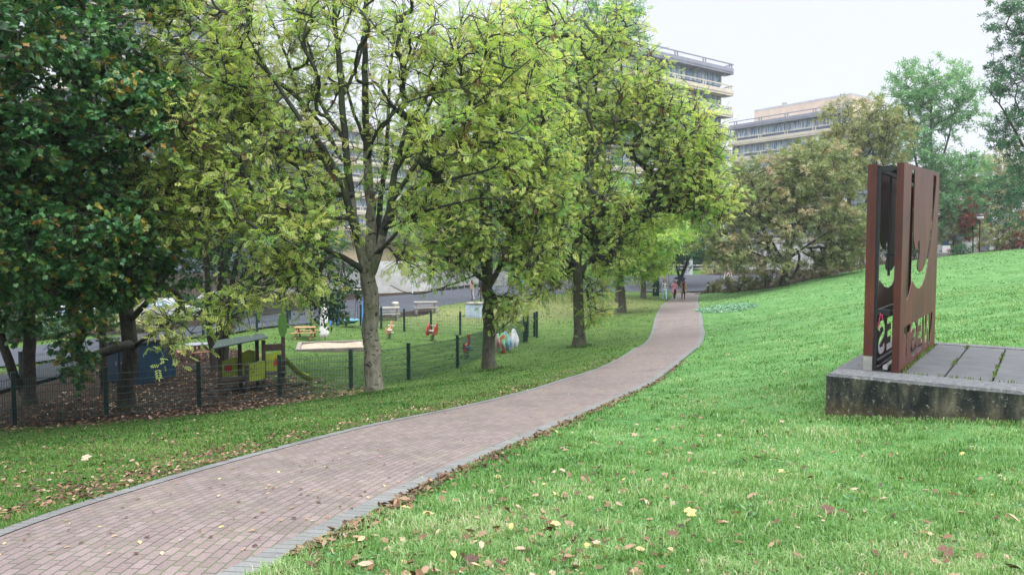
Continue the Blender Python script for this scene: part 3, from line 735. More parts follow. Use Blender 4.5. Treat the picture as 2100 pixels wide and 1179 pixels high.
make_tree('ash_tree', 'third ash with a broad bright yellow-green crown in front of the office tower', 'tree', (1188, 711, 33),
    [([(1188, 711, 0), (1187, 660, 0), (1186, 610, 0), (1184, 572, 0), (1184, 545, 0)], .25, .22),
     ([(1184, 565, 0), (1180, 500, 0), (1182, 430, .2), (1178, 350, .3), (1170, 240, .4), (1165, 120, .4)], .17, .04),
     ([(1184, 560, 0), (1190, 480, -.3), (1195, 400, -.4), (1205, 310, -.5), (1220, 200, -.5), (1235, 90, -.5)], .15, .035),
     ([(1190, 565, 0), (1215, 525, -.3), (1245, 495, -.6), (1280, 455, -.9), (1330, 430, -1.2), (1400, 425, -1.5), (1450, 435, -1.6)], .12, .025),
     ([(1280, 455, -.9), (1310, 400, -1.1), (1360, 340, -1.3), (1400, 290, -1.4)], .07, .02),
     ([(1182, 550, 0), (1155, 500, .4), (1130, 450, .6), (1095, 410, .8)], .10, .03)],
    [(1260, 260, 0, 140, 120, 3.4, 120), (1385, 290, -.6, 90, 110, 2.8, 110), (1190, 150, 0, 120, 110, 3.2, 80), (1150, 330, .4, 110, 110, 3.0, 70), (1240, 420, -.8, 140, 60, 2.8, 70),
     (1395, 390, -1.0, 90, 66, 2.4, 76), (1455, 415, -1.4, 55, 40, 1.6, 36), (1430, 320, -.8, 50, 70, 2, 30), (1265, 75, 0, 55, 60, 2.0, 26), (1310, 180, 0, 60, 80, 2.2, 44), (1130, 500, .3, 66, 46, 1.8, 34), (1250, 500, -.4, 90, 50, 2.0, 36),
     (1150, 570, .2, 50, 34, 1.0, 16), (1095, 570, .4, 42, 50, 1.0, 16), (1220, 640, -.2, 22, 24, .5, 7), (1210, 590, -.4, 30, 30, .7, 9), (1450, 330, -.6, 30, 50, 1.5, 12), (1100, 30, 0, 80, 60, 2, 26)],
    'ash', L_ASH, BK_MID, 33, ASH, flare=1.6, size=.265, per=13, dens=1.9, seeds=.16, patch=.62, twig=.8, tint=(.15, 1.0), fork=3.2, hole=.2, seg=.5, rtip=.015)
make_tree('ash_tree', 'fourth ash, thick grey trunk with a low bright green crown left of the path bend', 'tree', (1275, 641, 48),
    [([(1275, 641, 0), (1274, 600, 0), (1272, 560, 0), (1270, 500, 0), (1265, 400, 0)], .29, .14), ([(1272, 560, 0), (1295, 510, 0), (1330, 480, 0)], .13, .04), ([(1272, 560, 0), (1250, 510, 0), (1220, 470, 0)], .12, .04)],
    [(1270, 450, 0, 90, 90, 4, 80), (1335, 480, -.6, 76, 66, 3, 90), (1290, 545, -.6, 54, 30, 2, 34), (1330, 545, -.8, 30, 22, 1.2, 16), (1225, 530, 0, 50, 40, 2, 26)],
    'spray', L_ASH, BK_FAR, 44, ASH, size=.42, per=26, twig=.9, tint=(.05, .8), fork=3.0, seg=.7, rtip=.01)
make_tree('ash_tree', 'slim pale ash trunk half hidden behind the thick grey one', 'tree', (1268, 619, 57),
    [([(1268, 619, 0), (1266, 580, 0), (1263, 520, 0), (1262, 440, 0)], .22, .1)],
    [(1240, 450, 0, 90, 80, 4, 60), (1210, 540, 0, 50, 34, 2.4, 24)], 'spray', L_ASH2, BK_FAR, 45, ASH, size=.45, per=22, twig=1.0, tint=(0, .7), fork=4, seg=.8, rtip=.012)
make_tree('ash_tree', 'smallest ash trunk of the row, close to the dark signboard at the road', 'tree', (1320, 611, 62),
    [([(1320, 611, 0), (1319, 575, 0), (1318, 530, 0), (1315, 450, 0)], .24, .1)],
    [(1340, 480, 0, 80, 60, 4, 60), (1330, 540, 0, 46, 22, 2.4, 24), (1390, 450, 0, 60, 70, 3, 60)], 'spray', L_ASH, BK_FAR, 46, ASH, size=.48, per=22, twig=1.1, tint=(.1, .9), fork=4, seg=.8, rtip=.012)
make_tree('ash_tree', 'grey-trunked ash at the lawn edge by the road, left of the third ash', 'tree', (1100, 606, 64),
    [([(1100, 606, 0), (1099, 570, 0), (1098, 520, 0), (1096, 440, 0), (1096, 250, 0)], .42, .1)],
    [(1100, 430, 0, 110, 100, 5, 100), (1095, 270, 0, 100, 130, 5, 100), (1075, 520, 0, 40, 34, 2.4, 16), (1090, 110, 0, 80, 90, 4, 40)], 'spray', L_ASH2, BK_FAR, 47, ASH, size=.5, per=22, twig=1.1, tint=(.1, .9), fork=4, seg=.9, rtip=.014)
make_tree('broadleaf_tree', 'blue-green tree with a dark leaning stem behind the three walkers', 'tree', (1388, 590, 78),
    [([(1388, 590, 0), (1400, 560, 0), (1412, 530, 0), (1420, 480, 0), (1415, 420, 0)], .22, .1), ([(1395, 575, 0), (1385, 540, 0), (1370, 490, 0)], .15, .06)],
    [(1400, 430, 0, 66, 70, 4, 70), (1385, 500, 0, 62, 42, 4, 60), (1430, 500, 0, 34, 30, 3, 26), (1350, 520, 0, 40, 34, 3, 26), (1300, 60, 6, 50, 70, 3, 0)],
    'spray', L_TEAL, BK_DARK, 48, None, size=.5, per=26, twig=1.1, fork=2.5, seg=.9, rtip=.014)
make_tree('broadleaf_tree', 'tall blue-green treetop rising above the ash row beside the tower roof', 'tree', (1235, 596, 84),
    [([(1235, 596, 0), (1236, 500, 0), (1238, 350, 0), (1245, 150, 0)], .4, .1)],
    [(1250, 60, 0, 60, 80, 5, 60), (1290, 40, 0, 26, 50, 3, 18), (1215, 30, 0, 50, 60, 4, 30), (1240, 250, 0, 80, 140, 6, 80)],
    'spray', L_PALE, BK_DARK, 49, None, size=.6, per=22, twig=1.3, fork=6, seg=1.2, rtip=.016)

# dark maples on the left
MAP = 'dark maples shading the play area on the left'
make_tree('maple_tree', 'dark thick-trunked maple in front of the blue shed with orange-tinged lower leaves', 'tree', (262, 836, 20.2),
    [([(262, 836, 0), (262, 780, 0), (263, 720, 0), (262, 660, 0), (258, 610, 0)], .22, .19),
     ([(262, 650, 0), (240, 610, -.5), (205, 560, -1.5), (160, 480, -2.5), (120, 380, -3.2), (90, 250, -3.6)], .12, .03),
     ([(262, 630, 0), (262, 560, -.6), (270, 460, -1.5), (280, 340, -2), (285, 200, -2.4)], .12, .03),
     ([(262, 660, 0), (292, 630, -.2), (330, 580, -.4), (365, 530, -.6)], .10, .05),
     ([(265, 720, 0), (290, 700, -.3), (325, 675, -.7), (360, 650, -1.0)], .07, .03),
     ([(120, 400, -3), (60, 395, -3.8), (10, 410, -4.4)], .05, .02), ([(130, 410, -3), (190, 330, -4.4), (260, 300, -5)], .05, .015)],
    [(90, 120, -4.2, 170, 130, 2.6, 130), (250, 130, -4.4, 110, 120, 2.2, 80), (300, 230, -4.6, 80, 80, 1.8, 48), (120, 330, -4.8, 170, 130, 2.2, 130), (60, 500, -5.2, 120, 110, 1.8, 80),
     (190, 470, -4.8, 130, 100, 1.8, 80), (270, 560, -3.2, 90, 66, 1.4, 46), (330, 430, -2.6, 80, 110, 1.8, 50), (180, 590, -3.8, 80, 60, 1.4, 30), (100, 600, -3.8, 70, 50, 1.3, 18), (180, 690, -2.5, 44, 34, .9, 10), (170, 740, -1.6, 24, 36, .7, 8), (20, 250, -5, 90, 160, 1.8, 60), (40, -40, -4.4, 160, 80, 2.2, 60), (60, -260, -3, 330, 160, 4, 120), (-260, 100, -2, 200, 320, 4, 120), (-200, 560, -3, 130, 200, 3, 60), (250, -10, -4, 110, 70, 2, 36)],  # crown enlarged above and left, out of view, to shade the ground
    'maple', L_MAPLE, BK_DARK, 61, MAP, size=.092, per=36, dens=1.35, twig=.42, tint=(.04, 1.0), fork=2.4, hole=.34, seg=.35, rtip=.009, droop=-.45, patch=.35, up=.9)
make_tree('maple_tree', 'maple trunk at the far left with a second stem leaning against it', 'tree', (62, 822, 21),
    [([(62, 822, 0), (62, 760, 0), (60, 700, 0), (58, 620, 0), (50, 540, 0)], .18, .14), ([(55, 815, 0), (30, 770, -.2), (8, 715, -.3), (-10, 660, -.4), (-40, 580, -.5)], .13, .1)],
    [(0, 560, -1.0, 110, 90, 2.4, 60), (40, 640, -.6, 60, 34, 1.4, 16), (-60, 400, -1, 130, 160, 3, 60), (60, 420, 0, 130, 110, 2.4, 60)],
    'maple', L_MAPLE, BK_DARK, 62, MAP, size=.12, per=36, twig=.5, tint=(0, .97), fork=2.4, seg=.4, droop=-.4, patch=.35, up=.9)
make_tree('maple_tree', 'slender dark maple trunk left of the thick-trunked one', 'tree', (212, 814, 22.5),
    [([(212, 814, 0), (211, 740, 0), (212, 660, 0), (216, 590, 0), (220, 500, 0)], .125, .09)],
    [(230, 480, 0, 110, 110, 2.6, 60), (160, 560, 0, 80, 60, 2, 26), (210, 620, -.3, 50, 30, 1, 10)],
    'maple', L_MAPLE, BK_DARK, 63, MAP, size=.12, per=34, twig=.5, tint=(.05, 1), fork=3, seg=.4, droop=-.4, up=.9)
make_tree('maple_tree', 'three-stemmed dark tree growing close beside the playhouse', 'tree', (445, 757, 26.5),
    [([(437, 757, 0), (433, 700, 0), (428, 640, 0), (425, 560, 0), (420, 460, 0)], .15, .08), ([(450, 760, .1), (449, 700, .1), (450, 640, .1), (452, 560, .1), (450, 440, .1)], .18, .09), ([(462, 752, .2), (463, 700, .2), (468, 640, .2), (480, 560, .2), (500, 470, .2)], .13, .07),
     ([(455, 640, 0), (500, 605, -.4), (560, 590, -.8), (620, 585, -1.0), (670, 570, -1)], .10, .04), ([(440, 650, 0), (400, 640, -.5), (370, 650, -.8), (330, 670, -1)], .07, .03)],
    [(430, 420, 0, 130, 110, 3.4, 90), (560, 460, .6, 130, 90, 3, 80), (500, 560, 0, 110, 50, 2.6, 44), (640, 540, 0, 70, 50, 2, 36), (670, 600, -.6, 50, 40, 1.2, 22), (690, 640, -.8, 34, 28, .8, 10), (370, 540, 0, 80, 60, 2.4, 30), (480, 300, 1, 130, 100, 3, 60), (720, 570, .6, 40, 44, 1.2, 12)],
    'oak', L_DARK, BK_DARK, 64, MAP, size=.15, per=34, twig=.6, tint=(.05, .95), fork=2.6, seg=.5, droop=-.3)

# two maples added out of view on the left to shade the near verge
for i, (u, v, Y, cu, cv, lab) in enumerate([(-560, 1010, 11.5, -420, 300, 'added maple out of view on the left, there to shade the verge'), (-420, 900, 15.5, -300, 200, 'second added shade maple out of view on the left behind the first')]):
    make_tree('maple_tree', lab, 'tree', (u, v, Y), [([(u, v, 0), (u + 5, v - 200, 0), (cu - 20, (v + cv) / 2, 0), (cu, cv, 0)], .22, .08)],
        [(cu, cv, 0, 300, 330, 3.6, 170), (cu + 60, cv - 320, 0, 300, 250, 3.6, 110)], 'oak', L_DARK, BK_DARK, 65 + i, MAP, size=.2, per=40, twig=.7, fork=2.5, seg=.6)
# woods beyond the road on the left
FARW = 'trees standing beyond the road'
for i, (u, v, Y, cu, cv, ru, rv, lab, lm, nn) in enumerate([
    (100, 668, 50, 100, 380, 190, 230, 'wide dark tree beyond the road behind the far-left maples', L_DARK, 150),
    (330, 662, 56, 340, 330, 170, 260, 'tall dark tree beyond the road above the parked cars', L_DARK, 150),
    (520, 640, 66, 520, 360, 140, 210, 'mid green tree beyond the road behind the playhouse', L_OLIVE, 130),
    (455, 648, 63, 470, 190, 120, 170, 'tall olive-green tree beyond the road showing through the upper left of the big ash', L_OLIVE, 150),
    (880, 600, 92, 890, 440, 120, 50, 'low wide tree beyond the road behind the second ash', L_ASH2, 90),
    (640, 622, 76, 630, 430, 80, 140, 'narrow green tree beyond the road by the white garage wall', L_TEAL, 80),
    (-120, 680, 46, -60, 300, 150, 300, 'dark tree beyond the road at the left picture edge', L_DARK, 90)]):
    make_tree('broadleaf_tree', lab, 'tree', (u, v, Y),
        [([(u, v, 0), (u + 2, v - 60, 0), (u + (cu - u) * .4, (v + cv) / 2, 0), (cu, cv, 0)], .35, .1)],
        [(cu, cv, 0, ru, rv, 4.5, nn), (cu - ru * .5, cv + rv * .5, -1, ru * .6, rv * .4, 3, nn // 4), (cu + ru * .5, cv + rv * .55, -1, ru * .5, rv * .35, 3, nn // 4)],
        'spray', lm, BK_DARK, 70 + i, FARW, size=.6, per=26, twig=1.3, fork=2.0, seg=1.0, rtip=.014)

# right side
make_tree('broadleaf_tree', 'spreading bronze-leaved tree with low forked stems on the lawn edge', 'tree', (1606, 582, 60),
    [([(1606, 582, 0), (1610, 560, 0), (1614, 535, 0), (1618, 510, 0)], .34, .24), ([(1614, 545, 0), (1580, 500, -1), (1545, 470, -2), (1510, 440, -2.5)], .16, .05), ([(1618, 520, 0), (1640, 450, .5), (1660, 380, 1)], .16, .05),
     ([(1612, 540, 0), (1570, 530, -1), (1520, 505, -2), (1480, 480, -3)], .13, .04), ([(1618, 520, 0), (1610, 450, -.5), (1590, 380, -1)], .15, .05), ([(1618, 530, 0), (1660, 500, -.6), (1710, 470, -1.2)], .13, .04), ([(1606, 580, 0), (1632, 562, -.3), (1640, 530, -.5), (1632, 510, -.6)], .14, .08)],
    [(1605, 362, 0, 115, 56, 4, 140), (1530, 410, -1, 80, 62, 3.5, 120), (1680, 370, 0, 100, 76, 4, 130), (1560, 480, -1.5, 100, 50, 3.5, 80), (1700, 450, -.6, 90, 55, 3.5, 85), (1500, 515, -2, 60, 32, 2.6, 40), (1580, 535, -1.5, 60, 22, 2.4, 22), (1620, 430, -1.5, 90, 60, 3, 60), (1470, 500, -2, 40, 30, 2, 16), (1740, 500, -.6, 50, 40, 2.5, 60), (1690, 525, -.6, 40, 22, 2.5, 34), (1660, 320, .5, 70, 36, 3, 30)],
    'spray', L_BROWN, BK_DARK, 81, None, dens=1.2, size=.31, per=42, twig=.9, fork=1.2, seg=.7, rtip=.012, droop=-.3, patch=.75)
make_tree('broadleaf_tree', 'olive-brown rounded tree behind the bronze-leaved one, in front of the long office block', 'tree', (1745, 556, 74),
    [([(1745, 556, 0), (1745, 500, 0), (1742, 420, 0), (1740, 330, 0)], .34, .12), ([(1744, 480, 0), (1700, 400, 0), (1670, 340, 0)], .15, .05), ([(1744, 470, 0), (1790, 390, 0), (1820, 340, 0)], .15, .05)],
    [(1762, 258, 0, 78, 56, 4.5, 130), (1708, 325, 0, 56, 44, 4, 80), (1810, 290, 0, 60, 76, 4, 100), (1750, 370, -.5, 120, 70, 4.5, 130), (1780, 450, -.5, 60, 50, 3, 34)],
    'spray', L_OLIVE, BK_DARK, 82, None, size=.42, per=30, twig=1.0, fork=3, seg=.9, rtip=.014, droop=-.25)
make_tree('broadleaf_tree', 'dark stem and low foliage right behind the rusty sculpture', 'tree', (1768, 556, 70),
    [([(1768, 556, 0), (1768, 520, 0), (1766, 480, 0), (1760, 420, 0)], .24, .12), ([(1722, 552, 1), (1722, 520, 1), (1724, 480, 1)], .16, .1)],
    [(1790, 470, 0, 60, 40, 3, 40), (1840, 500, 0, 60, 34, 3, 34), (1830, 430, 0, 50, 50, 3, 36)], 'spray', L_DARK, BK_DARK, 83, None, size=.4, per=26, twig=.9, fork=2, seg=.9, rtip=.014)
make_tree('broadleaf_tree', 'tall pale green airy tree rising behind the rusty sculpture', 'tree', (1905, 532, 86),
    [([(1905, 532, 0), (1906, 450, 0), (1908, 330, 0), (1910, 200, 0)], .36, .1), ([(1906, 440, 0), (1880, 340, 0), (1865, 260, 0)], .18, .05), ([(1907, 400, 0), (1940, 300, 0), (1960, 220, 0)], .18, .05)],
    [(1905, 190, 0, 84, 64, 4.5, 100), (1865, 280, 0, 50, 66, 4, 40), (1960, 230, 0, 44, 66, 4, 34), (1900, 340, 0, 84, 60, 4.5, 80), (1940, 430, 0, 90, 70, 4.5, 130), (1980, 370, 0, 50, 50, 4, 50), (1850, 180, 0, 30, 40, 2.5, 8)],
    'spray', L_PALE, BK_FAR, 84, None, size=.58, per=28, twig=1.3, fork=6, seg=1.1, rtip=.016, hole=.3)
make_tree('broadleaf_tree', 'dark tree with ragged branches at the right picture edge', 'tree', (2100, 515, 66),
    [([(2125, 515, 0), (2124, 420, 0), (2120, 300, 0), (2112, 150, 0), (2110, 0, 0)], .24, .07), ([(2098, 300, 0), (2060, 230, 0), (2030, 190, 0)], .12, .03)],
    [(2100, 50, 0, 60, 80, 4, 60), (2080, 150, 0, 50, 50, 3.5, 44), (2100, 250, 0, 60, 60, 3.5, 60), (2085, 400, 0, 50, 60, 3.5, 60), (2045, 185, 0, 34, 28, 2, 10), (2100, 340, 0, 40, 40, 3, 20), (2060, 280, 0, 30, 10, 1.5, 4), (2180, 150, 0, 80, 200, 4, 50), (2060, 20, 0, 24, 40, 2, 8)],
    'spray', L_TEAL, BK_DARK, 85, None, size=.42, per=30, twig=1.0, fork=4, seg=.9, rtip=.013)
make_tree('broadleaf_tree', 'far hazy tree filling the gap left of the dark edge tree', 'tree', (2000, 505, 120),
    [([(2000, 505, 0), (2000, 450, 0), (2005, 380, 0)], .4, .15)], [(2010, 385, 0, 90, 60, 6, 110), (2070, 350, 0, 60, 56, 5, 70), (1960, 430, 0, 60, 50, 5, 50), (2060, 440, 0, 70, 50, 5, 60)],
    'spray', L_OLIVE, BK_FAR, 86, None, size=.7, per=24, twig=1.5, fork=3, seg=1.4, rtip=.02)
for i, (u, v, Y, cu, cv, ru, rv, ry, nn, lab, lm) in enumerate([
    (1995, 512, 82, 1995, 430, 44, 40, 2.4, 40, 'red autumn shrub behind the lamp post', L_RED),
    (2070, 510, 78, 2075, 400, 50, 60, 2.6, 44, 'brown-orange small tree right of the lamp post', L_BROWN),
    (2055, 512, 74, 2058, 478, 56, 28, 2.0, 46, 'yellow-green bush at the right end of the lawn edge', L_OLIVE),
    (1955, 520, 84, 1955, 470, 44, 30, 2.0, 30, 'dusty pink-leaved shrub over the low stone wall', L_BROWN),
    (1975, 528, 70, 1975, 516, 18, 13, .7, 14, 'small round green bush at the end of the low wall', L_TEAL),
    (2100, 512, 72, 2105, 470, 40, 36, 2.0, 30, 'orange-tipped shrub at the right picture edge', L_RED)]):
    make_tree('shrub', lab, 'shrub', (u, v, Y), [([(u, v, 0), (u, (v + cv) / 2, 0), (cu, cv, 0)], .08, .03)], [(cu, cv, 0, ru, rv, ry, nn), (cu, (cv + v) / 2 + 6, 0, ru * .8, max(6, (v - cv) * .4), ry * .8, nn // 2)],
        'spray', lm, BK_DARK, 90 + i, 'shrubs along the top edge of the lawn', size=.36, per=26, twig=.6, seg=.6, rtip=.008)
for i, (u, v, Y, ru, rv, nn, lab) in enumerate([
    (1515, 591, 63.5, 52, 13, 30, 'low brownish hedge clump nearest the path end'), (1570, 584, 61, 48, 14, 24, 'low hedge clump left of the bronze tree stems'),
    (1665, 572, 63, 46, 16, 26, 'low hedge clump right of the bronze tree stems'), (1730, 560, 66, 44, 16, 24, 'low hedge clump beside the rusty sculpture'), (1462, 596, 66, 16, 8, 9, 'wispy end of the hedge beside the fallen branch'),
    (1830, 548, 70, 46, 14, 20, 'dark low bush seen through the sculpture cut-out')]):
    make_tree('hedge_shrub', lab, 'hedge', (u, v, Y), [([(u, v, 0), (u, v - rv, 0)], .05, .03)], [(u, v - rv * .8, 0, ru, rv, 1.5, nn)],
        'spray', L_HEDGE, BK_DARK, 110 + i, 'low hedge clumps under the trees', size=.3, per=34, twig=.5, seg=.6, rtip=.006)
for i, (u, v, Y, ru, rv, nn, lab) in enumerate([
    (240, 672, 42, 70, 22, 26, 'scrubby bank bush left of the parked cars'), (420, 652, 52, 70, 26, 36, 'olive bank bush across the road from the picnic tables'), (560, 634, 62, 70, 28, 36, 'olive bank bush below the mid green tree'),
    (60, 690, 38, 80, 24, 26, 'bank bush behind the far-left maples'), (700, 600, 86, 40, 26, 18, 'bush in front of the white garage wall'),
    (880, 560, 95, 60, 34, 34, 'light green planter bush above the concrete wall'), (965, 560, 95, 55, 24, 30, 'dark green planter hedge at the end of the concrete wall'), (1010, 530, 104, 70, 40, 34, 'green tree-like bush behind the bicycles'),
    (1190, 570, 99, 70, 40, 36, 'dark bush across the road behind the third ash'), (1345, 566, 97, 34, 34, 34, 'dark bush behind the signpost'), (1465, 562, 98, 50, 16, 30, 'yellowing bush right of the white round column'), (1560, 558, 98, 60, 30, 36, 'dark olive bush behind the warning sign')]):
    make_tree('bush', lab, 'bush', (u, v, Y), [([(u, v, 0), (u, v - rv, 0)], .06, .03)], [(u, v - rv * .7, 0, ru, rv, 2.0, nn)],
        'spray', [L_OLIVE, L_DARK, L_OLIVE, L_DARK, L_TEAL, L_ASH2, L_TEAL, L_ASH2, L_DARK, L_DARK, L_OLIVE, L_HEDGE][i], BK_DARK, 130 + i, 'bushes beyond the road', size=.45, per=30, twig=.8, seg=.8, rtip=.008)
# ------------------------------------------------------------------ plinth and rusty sculpture
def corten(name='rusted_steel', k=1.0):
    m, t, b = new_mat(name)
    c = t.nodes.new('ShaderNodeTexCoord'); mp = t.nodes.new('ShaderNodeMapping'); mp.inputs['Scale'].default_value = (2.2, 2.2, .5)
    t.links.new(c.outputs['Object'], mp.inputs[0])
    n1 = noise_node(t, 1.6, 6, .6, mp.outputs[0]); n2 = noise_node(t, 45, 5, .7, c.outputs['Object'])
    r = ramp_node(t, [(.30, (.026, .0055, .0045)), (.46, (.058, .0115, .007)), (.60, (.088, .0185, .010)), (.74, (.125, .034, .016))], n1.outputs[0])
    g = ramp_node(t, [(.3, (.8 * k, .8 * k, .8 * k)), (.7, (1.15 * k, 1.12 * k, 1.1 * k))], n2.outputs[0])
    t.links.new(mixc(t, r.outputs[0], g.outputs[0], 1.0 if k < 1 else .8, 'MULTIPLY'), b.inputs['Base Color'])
    b.inputs['Roughness'].default_value = .55; b.inputs['Specular IOR Level'].default_value = .45
    bump(t, b, n2.outputs[0], .15, .004)
    return m
def old_concrete():
    m, t, b = new_mat('weathered_concrete')
    c = t.nodes.new('ShaderNodeTexCoord'); gm = t.nodes.new('ShaderNodeNewGeometry')
    sp = t.nodes.new('ShaderNodeSeparateXYZ'); t.links.new(c.outputs['Object'], sp.inputs[0])
    sn = t.nodes.new('ShaderNodeSeparateXYZ'); t.links.new(gm.outputs['Normal'], sn.inputs[0])
    mp = t.nodes.new('ShaderNodeMapping'); mp.inputs['Scale'].default_value = (3, 3, .9); t.links.new(c.outputs['Object'], mp.inputs[0])
    n1 = noise_node(t, 1.3, 6, .7, mp.outputs[0]); n2 = noise_node(t, 15, 7, .8, c.outputs['Object']); n3 = noise_node(t, 1.6, 3, .6, c.outputs['Object'])
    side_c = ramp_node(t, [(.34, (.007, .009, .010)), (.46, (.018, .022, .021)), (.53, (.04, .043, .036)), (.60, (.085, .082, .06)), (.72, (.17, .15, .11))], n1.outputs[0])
    # paler, browner band near the soil where the algae is worn off
    hz = t.nodes.new('ShaderNodeMath'); hz.operation = 'MULTIPLY_ADD'; t.links.new(n3.outputs[0], hz.inputs[0]); hz.inputs[1].default_value = .55; t.links.new(sp.outputs[2], hz.inputs[2])
    band = ramp_node(t, [(.0, (1, 1, 1)), (.30, (0, 0, 0))], None)
    ml = t.nodes.new('ShaderNodeMath'); ml.operation = 'ADD'; ml.inputs[1].default_value = .30; t.links.new(hz.outputs[0], ml.inputs[0]); t.links.new(ml.outputs[0], band.inputs[0])
    br = ramp_node(t, [(.35, (.035, .032, .022)), (.5, (.085, .065, .032)), (.65, (.15, .12, .08))], n2.outputs[0])
    sc = mixc(t, side_c.outputs[0], br.outputs[0], band.outputs[0])
    lich = ramp_node(t, [(.585, (0, 0, 0)), (.62, (1, 1, 1))], n2.outputs[0])
    sc = mixc(t, sc, (.26, .27, .24), lich.outputs[0])
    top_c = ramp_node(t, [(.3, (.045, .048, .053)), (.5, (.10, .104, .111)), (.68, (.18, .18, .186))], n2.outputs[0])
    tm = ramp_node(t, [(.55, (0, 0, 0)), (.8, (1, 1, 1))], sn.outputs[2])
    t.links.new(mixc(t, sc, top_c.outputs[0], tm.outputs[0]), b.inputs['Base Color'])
    b.inputs['Roughness'].default_value = .9; b.inputs['Specular IOR Level'].default_value = .2
    bump(t, b, n2.outputs[0], .9, .03)
    return m
M_CORTEN = corten(); M_CORTEN_SHADE = corten('shaded_rusted_steel', .35); M_CONC_OLD = old_concrete()  # the darker copy carries the shade between the plates in its colour
M_SLAB = mat('paving_concrete', (.052, .055, .061), .75, 3.0, .35, .25)
M_DARKFRAME = mat('dark_steel', (.009, .011, .016), .4, 8, .3, spec=.5)
M_STEEL = mat('pale_steel', (.32, .32, .30), .45, 8, .25, metal=.4)
M_MOSS = mat('joint_moss', (.10, .16, .03), .95, 30, .6)
RZ_P = math.atan2(PF[1], PF[0]); PLZ = float(PLO[2])
plinth = thing('plinth', 'low stained concrete plinth carrying the rusty lettered sculpture', 'plinth', PLO, RZ_P)
mb = MB(); BV = .035
yA, yB = .62, PLD - .32
mb.box((PLW / 2, .31, -.5), (PLW, .62, 1.0), bev=BV); mb.box((PLW / 2, PLD - .16, -.503), (PLW, .32, 1.0), bev=BV)
mb.box((.18, (yA + yB) / 2, -.502), (.36, yB - yA - .004, 1.0), bev=.02)
mb.build('kerb_wall', M_CONC_OLD, plinth)
xs = [.37, .79, 1.27, 1.79, 2.29, 2.79, 3.29, 3.79, 4.29, 4.79, 5.29, 5.79, 6.19]
rr = random.Random(3)
for i in range(len(xs) - 1):
    q = MB(); q.box(((xs[i] + xs[i + 1]) / 2, (yA + yB) / 2, -.08 + rr.uniform(-.004, .004)), (xs[i + 1] - xs[i] - .022, yB - yA - .03, .13), bev=.008)
    q.build('paving_slab', M_SLAB, plinth)
# moss tufts in the joints: one mesh of little blades
rg = np.random.default_rng(9)
mv = []
for x in xs[1:-2]:
    for k in range(5):
        y0 = rg.uniform(yA, yB); n = rg.integers(4, 26)
        for _ in range(n): mv.append((x + rg.normal(0, .013), y0 + rg.normal(0, .08), 0))
for k in range(300): mv.append((rg.uniform(.8, 6), yA + rg.normal(0, .012), 0))
for k in range(260): mv.append((.79 + rg.normal(0, .02), rg.uniform(.7, 4.2), 0))
mv = np.array(mv); n = len(mv); a = rg.uniform(0, 6.28, n); h = rg.uniform(.012, .06, n)
d = np.c_[np.cos(a), np.sin(a)] * .010; ln_ = np.c_[np.cos(a + 1.3), np.sin(a + 1.3)] * rg.uniform(.0, .025, (n, 1))
b_ = np.c_[mv[:, :2], np.full(n, -.02)]
V = np.stack((b_ + np.c_[d, 0 * a], b_ - np.c_[d, 0 * a], b_ + np.c_[ln_, h + .01]), 1).reshape(-1, 3)
ms = np_mesh('joint_moss', V, np.arange(3 * n).reshape(n, 3), M_MOSS, plinth); tag(ms, kind='stuff')

SL = 3.75
def pan(u, v):
    k = (763 - v) / 431; u0 = 1843 + 4 * k; u1 = 1916 + 4 * k
    a = 9.5 * (u - u0) / (9.5 * (u - u0) + 12.5 * (u1 - u)); D = 9.5 + 3 * a
    return (a * SL, (V_HOR + 1.615 * 1500 / D - v) * D / 1500)
HN, HF = 2.74, 2.92
hole_px = [(1862.5, 348), (1861, 420), (1859, 500), (1857.5, 550), (1854, 590), (1858, 614), (1863, 598), (1868, 573), (1872, 580), (1877, 587), (1883, 589), (1889, 583), (1895, 566), (1900, 540), (1905, 500), (1909, 450), (1912, 400), (1913.5, 360),
           (1907, 357), (1906, 430), (1903, 480), (1899, 512), (1894, 538), (1889, 551), (1884, 555), (1879, 550), (1878, 542), (1882, 515), (1881, 490), (1879, 492), (1877, 509), (1873, 508), (1869, 490), (1868.5, 470), (1869, 346.5)]
hole = [pan(*q) for q in hole_px]
def stroke(pts, hw):
    p = spline(pts, 40); t = unit(np.gradient(p, axis=0)); nrm = np.c_[-t[:, 1], t[:, 0]] * np.array(hw)
    return [tuple(q) for q in np.vstack((p + nrm, (p - nrm)[::-1]))]
GL = {'W': [(0, 1), (.19, 1), (.30, .4), (.41, 1), (.59, 1), (.70, .4), (.81, 1), (1, 1), (.80, 0), (.60, 0), (.5, .55), (.40, 0), (.20, 0)],
      'E': [(0, 0), (0, 1), (1, 1), (1, .8), (.36, .8), (.36, .6), (.9, .6), (.9, .4), (.36, .4), (.36, .2), (1, .2), (1, 0)],
      'S': stroke([(.88, .72), (.78, .86), (.5, .90), (.24, .84), (.17, .70), (.28, .58), (.5, .5), (.72, .42), (.83, .28), (.74, .14), (.5, .10), (.22, .14), (.12, .28)], (.15, .10)),
      'T': [(.36, 0), (.36, .78), (0, .78), (0, 1), (1, 1), (1, .78), (.64, .78), (.64, 0)]}
BX = {'T': (.093, .248), 'S': (.262, .418), 'E': (.452, .597), 'W': (.622, .90)}
letters = []
for ch, (a0, a1) in BX.items():
    letters.append([((a1 - x * (a1 - a0)) * SL, .085 + y * .50) for x, y in GL[ch]])
outline = [(0, .0), (SL, .0), (SL, HF), (0, HN)]
scn = P(1843, 765.5, 9.5)
sculpt = thing('steel_sculpture', 'tall rusty steel sculpture of two cut-out slabs lettered WEST on the concrete plinth', 'sculpture', (scn[0], scn[1], PLZ - .012), math.atan2(PA[1], PA[0]))
PT = .012
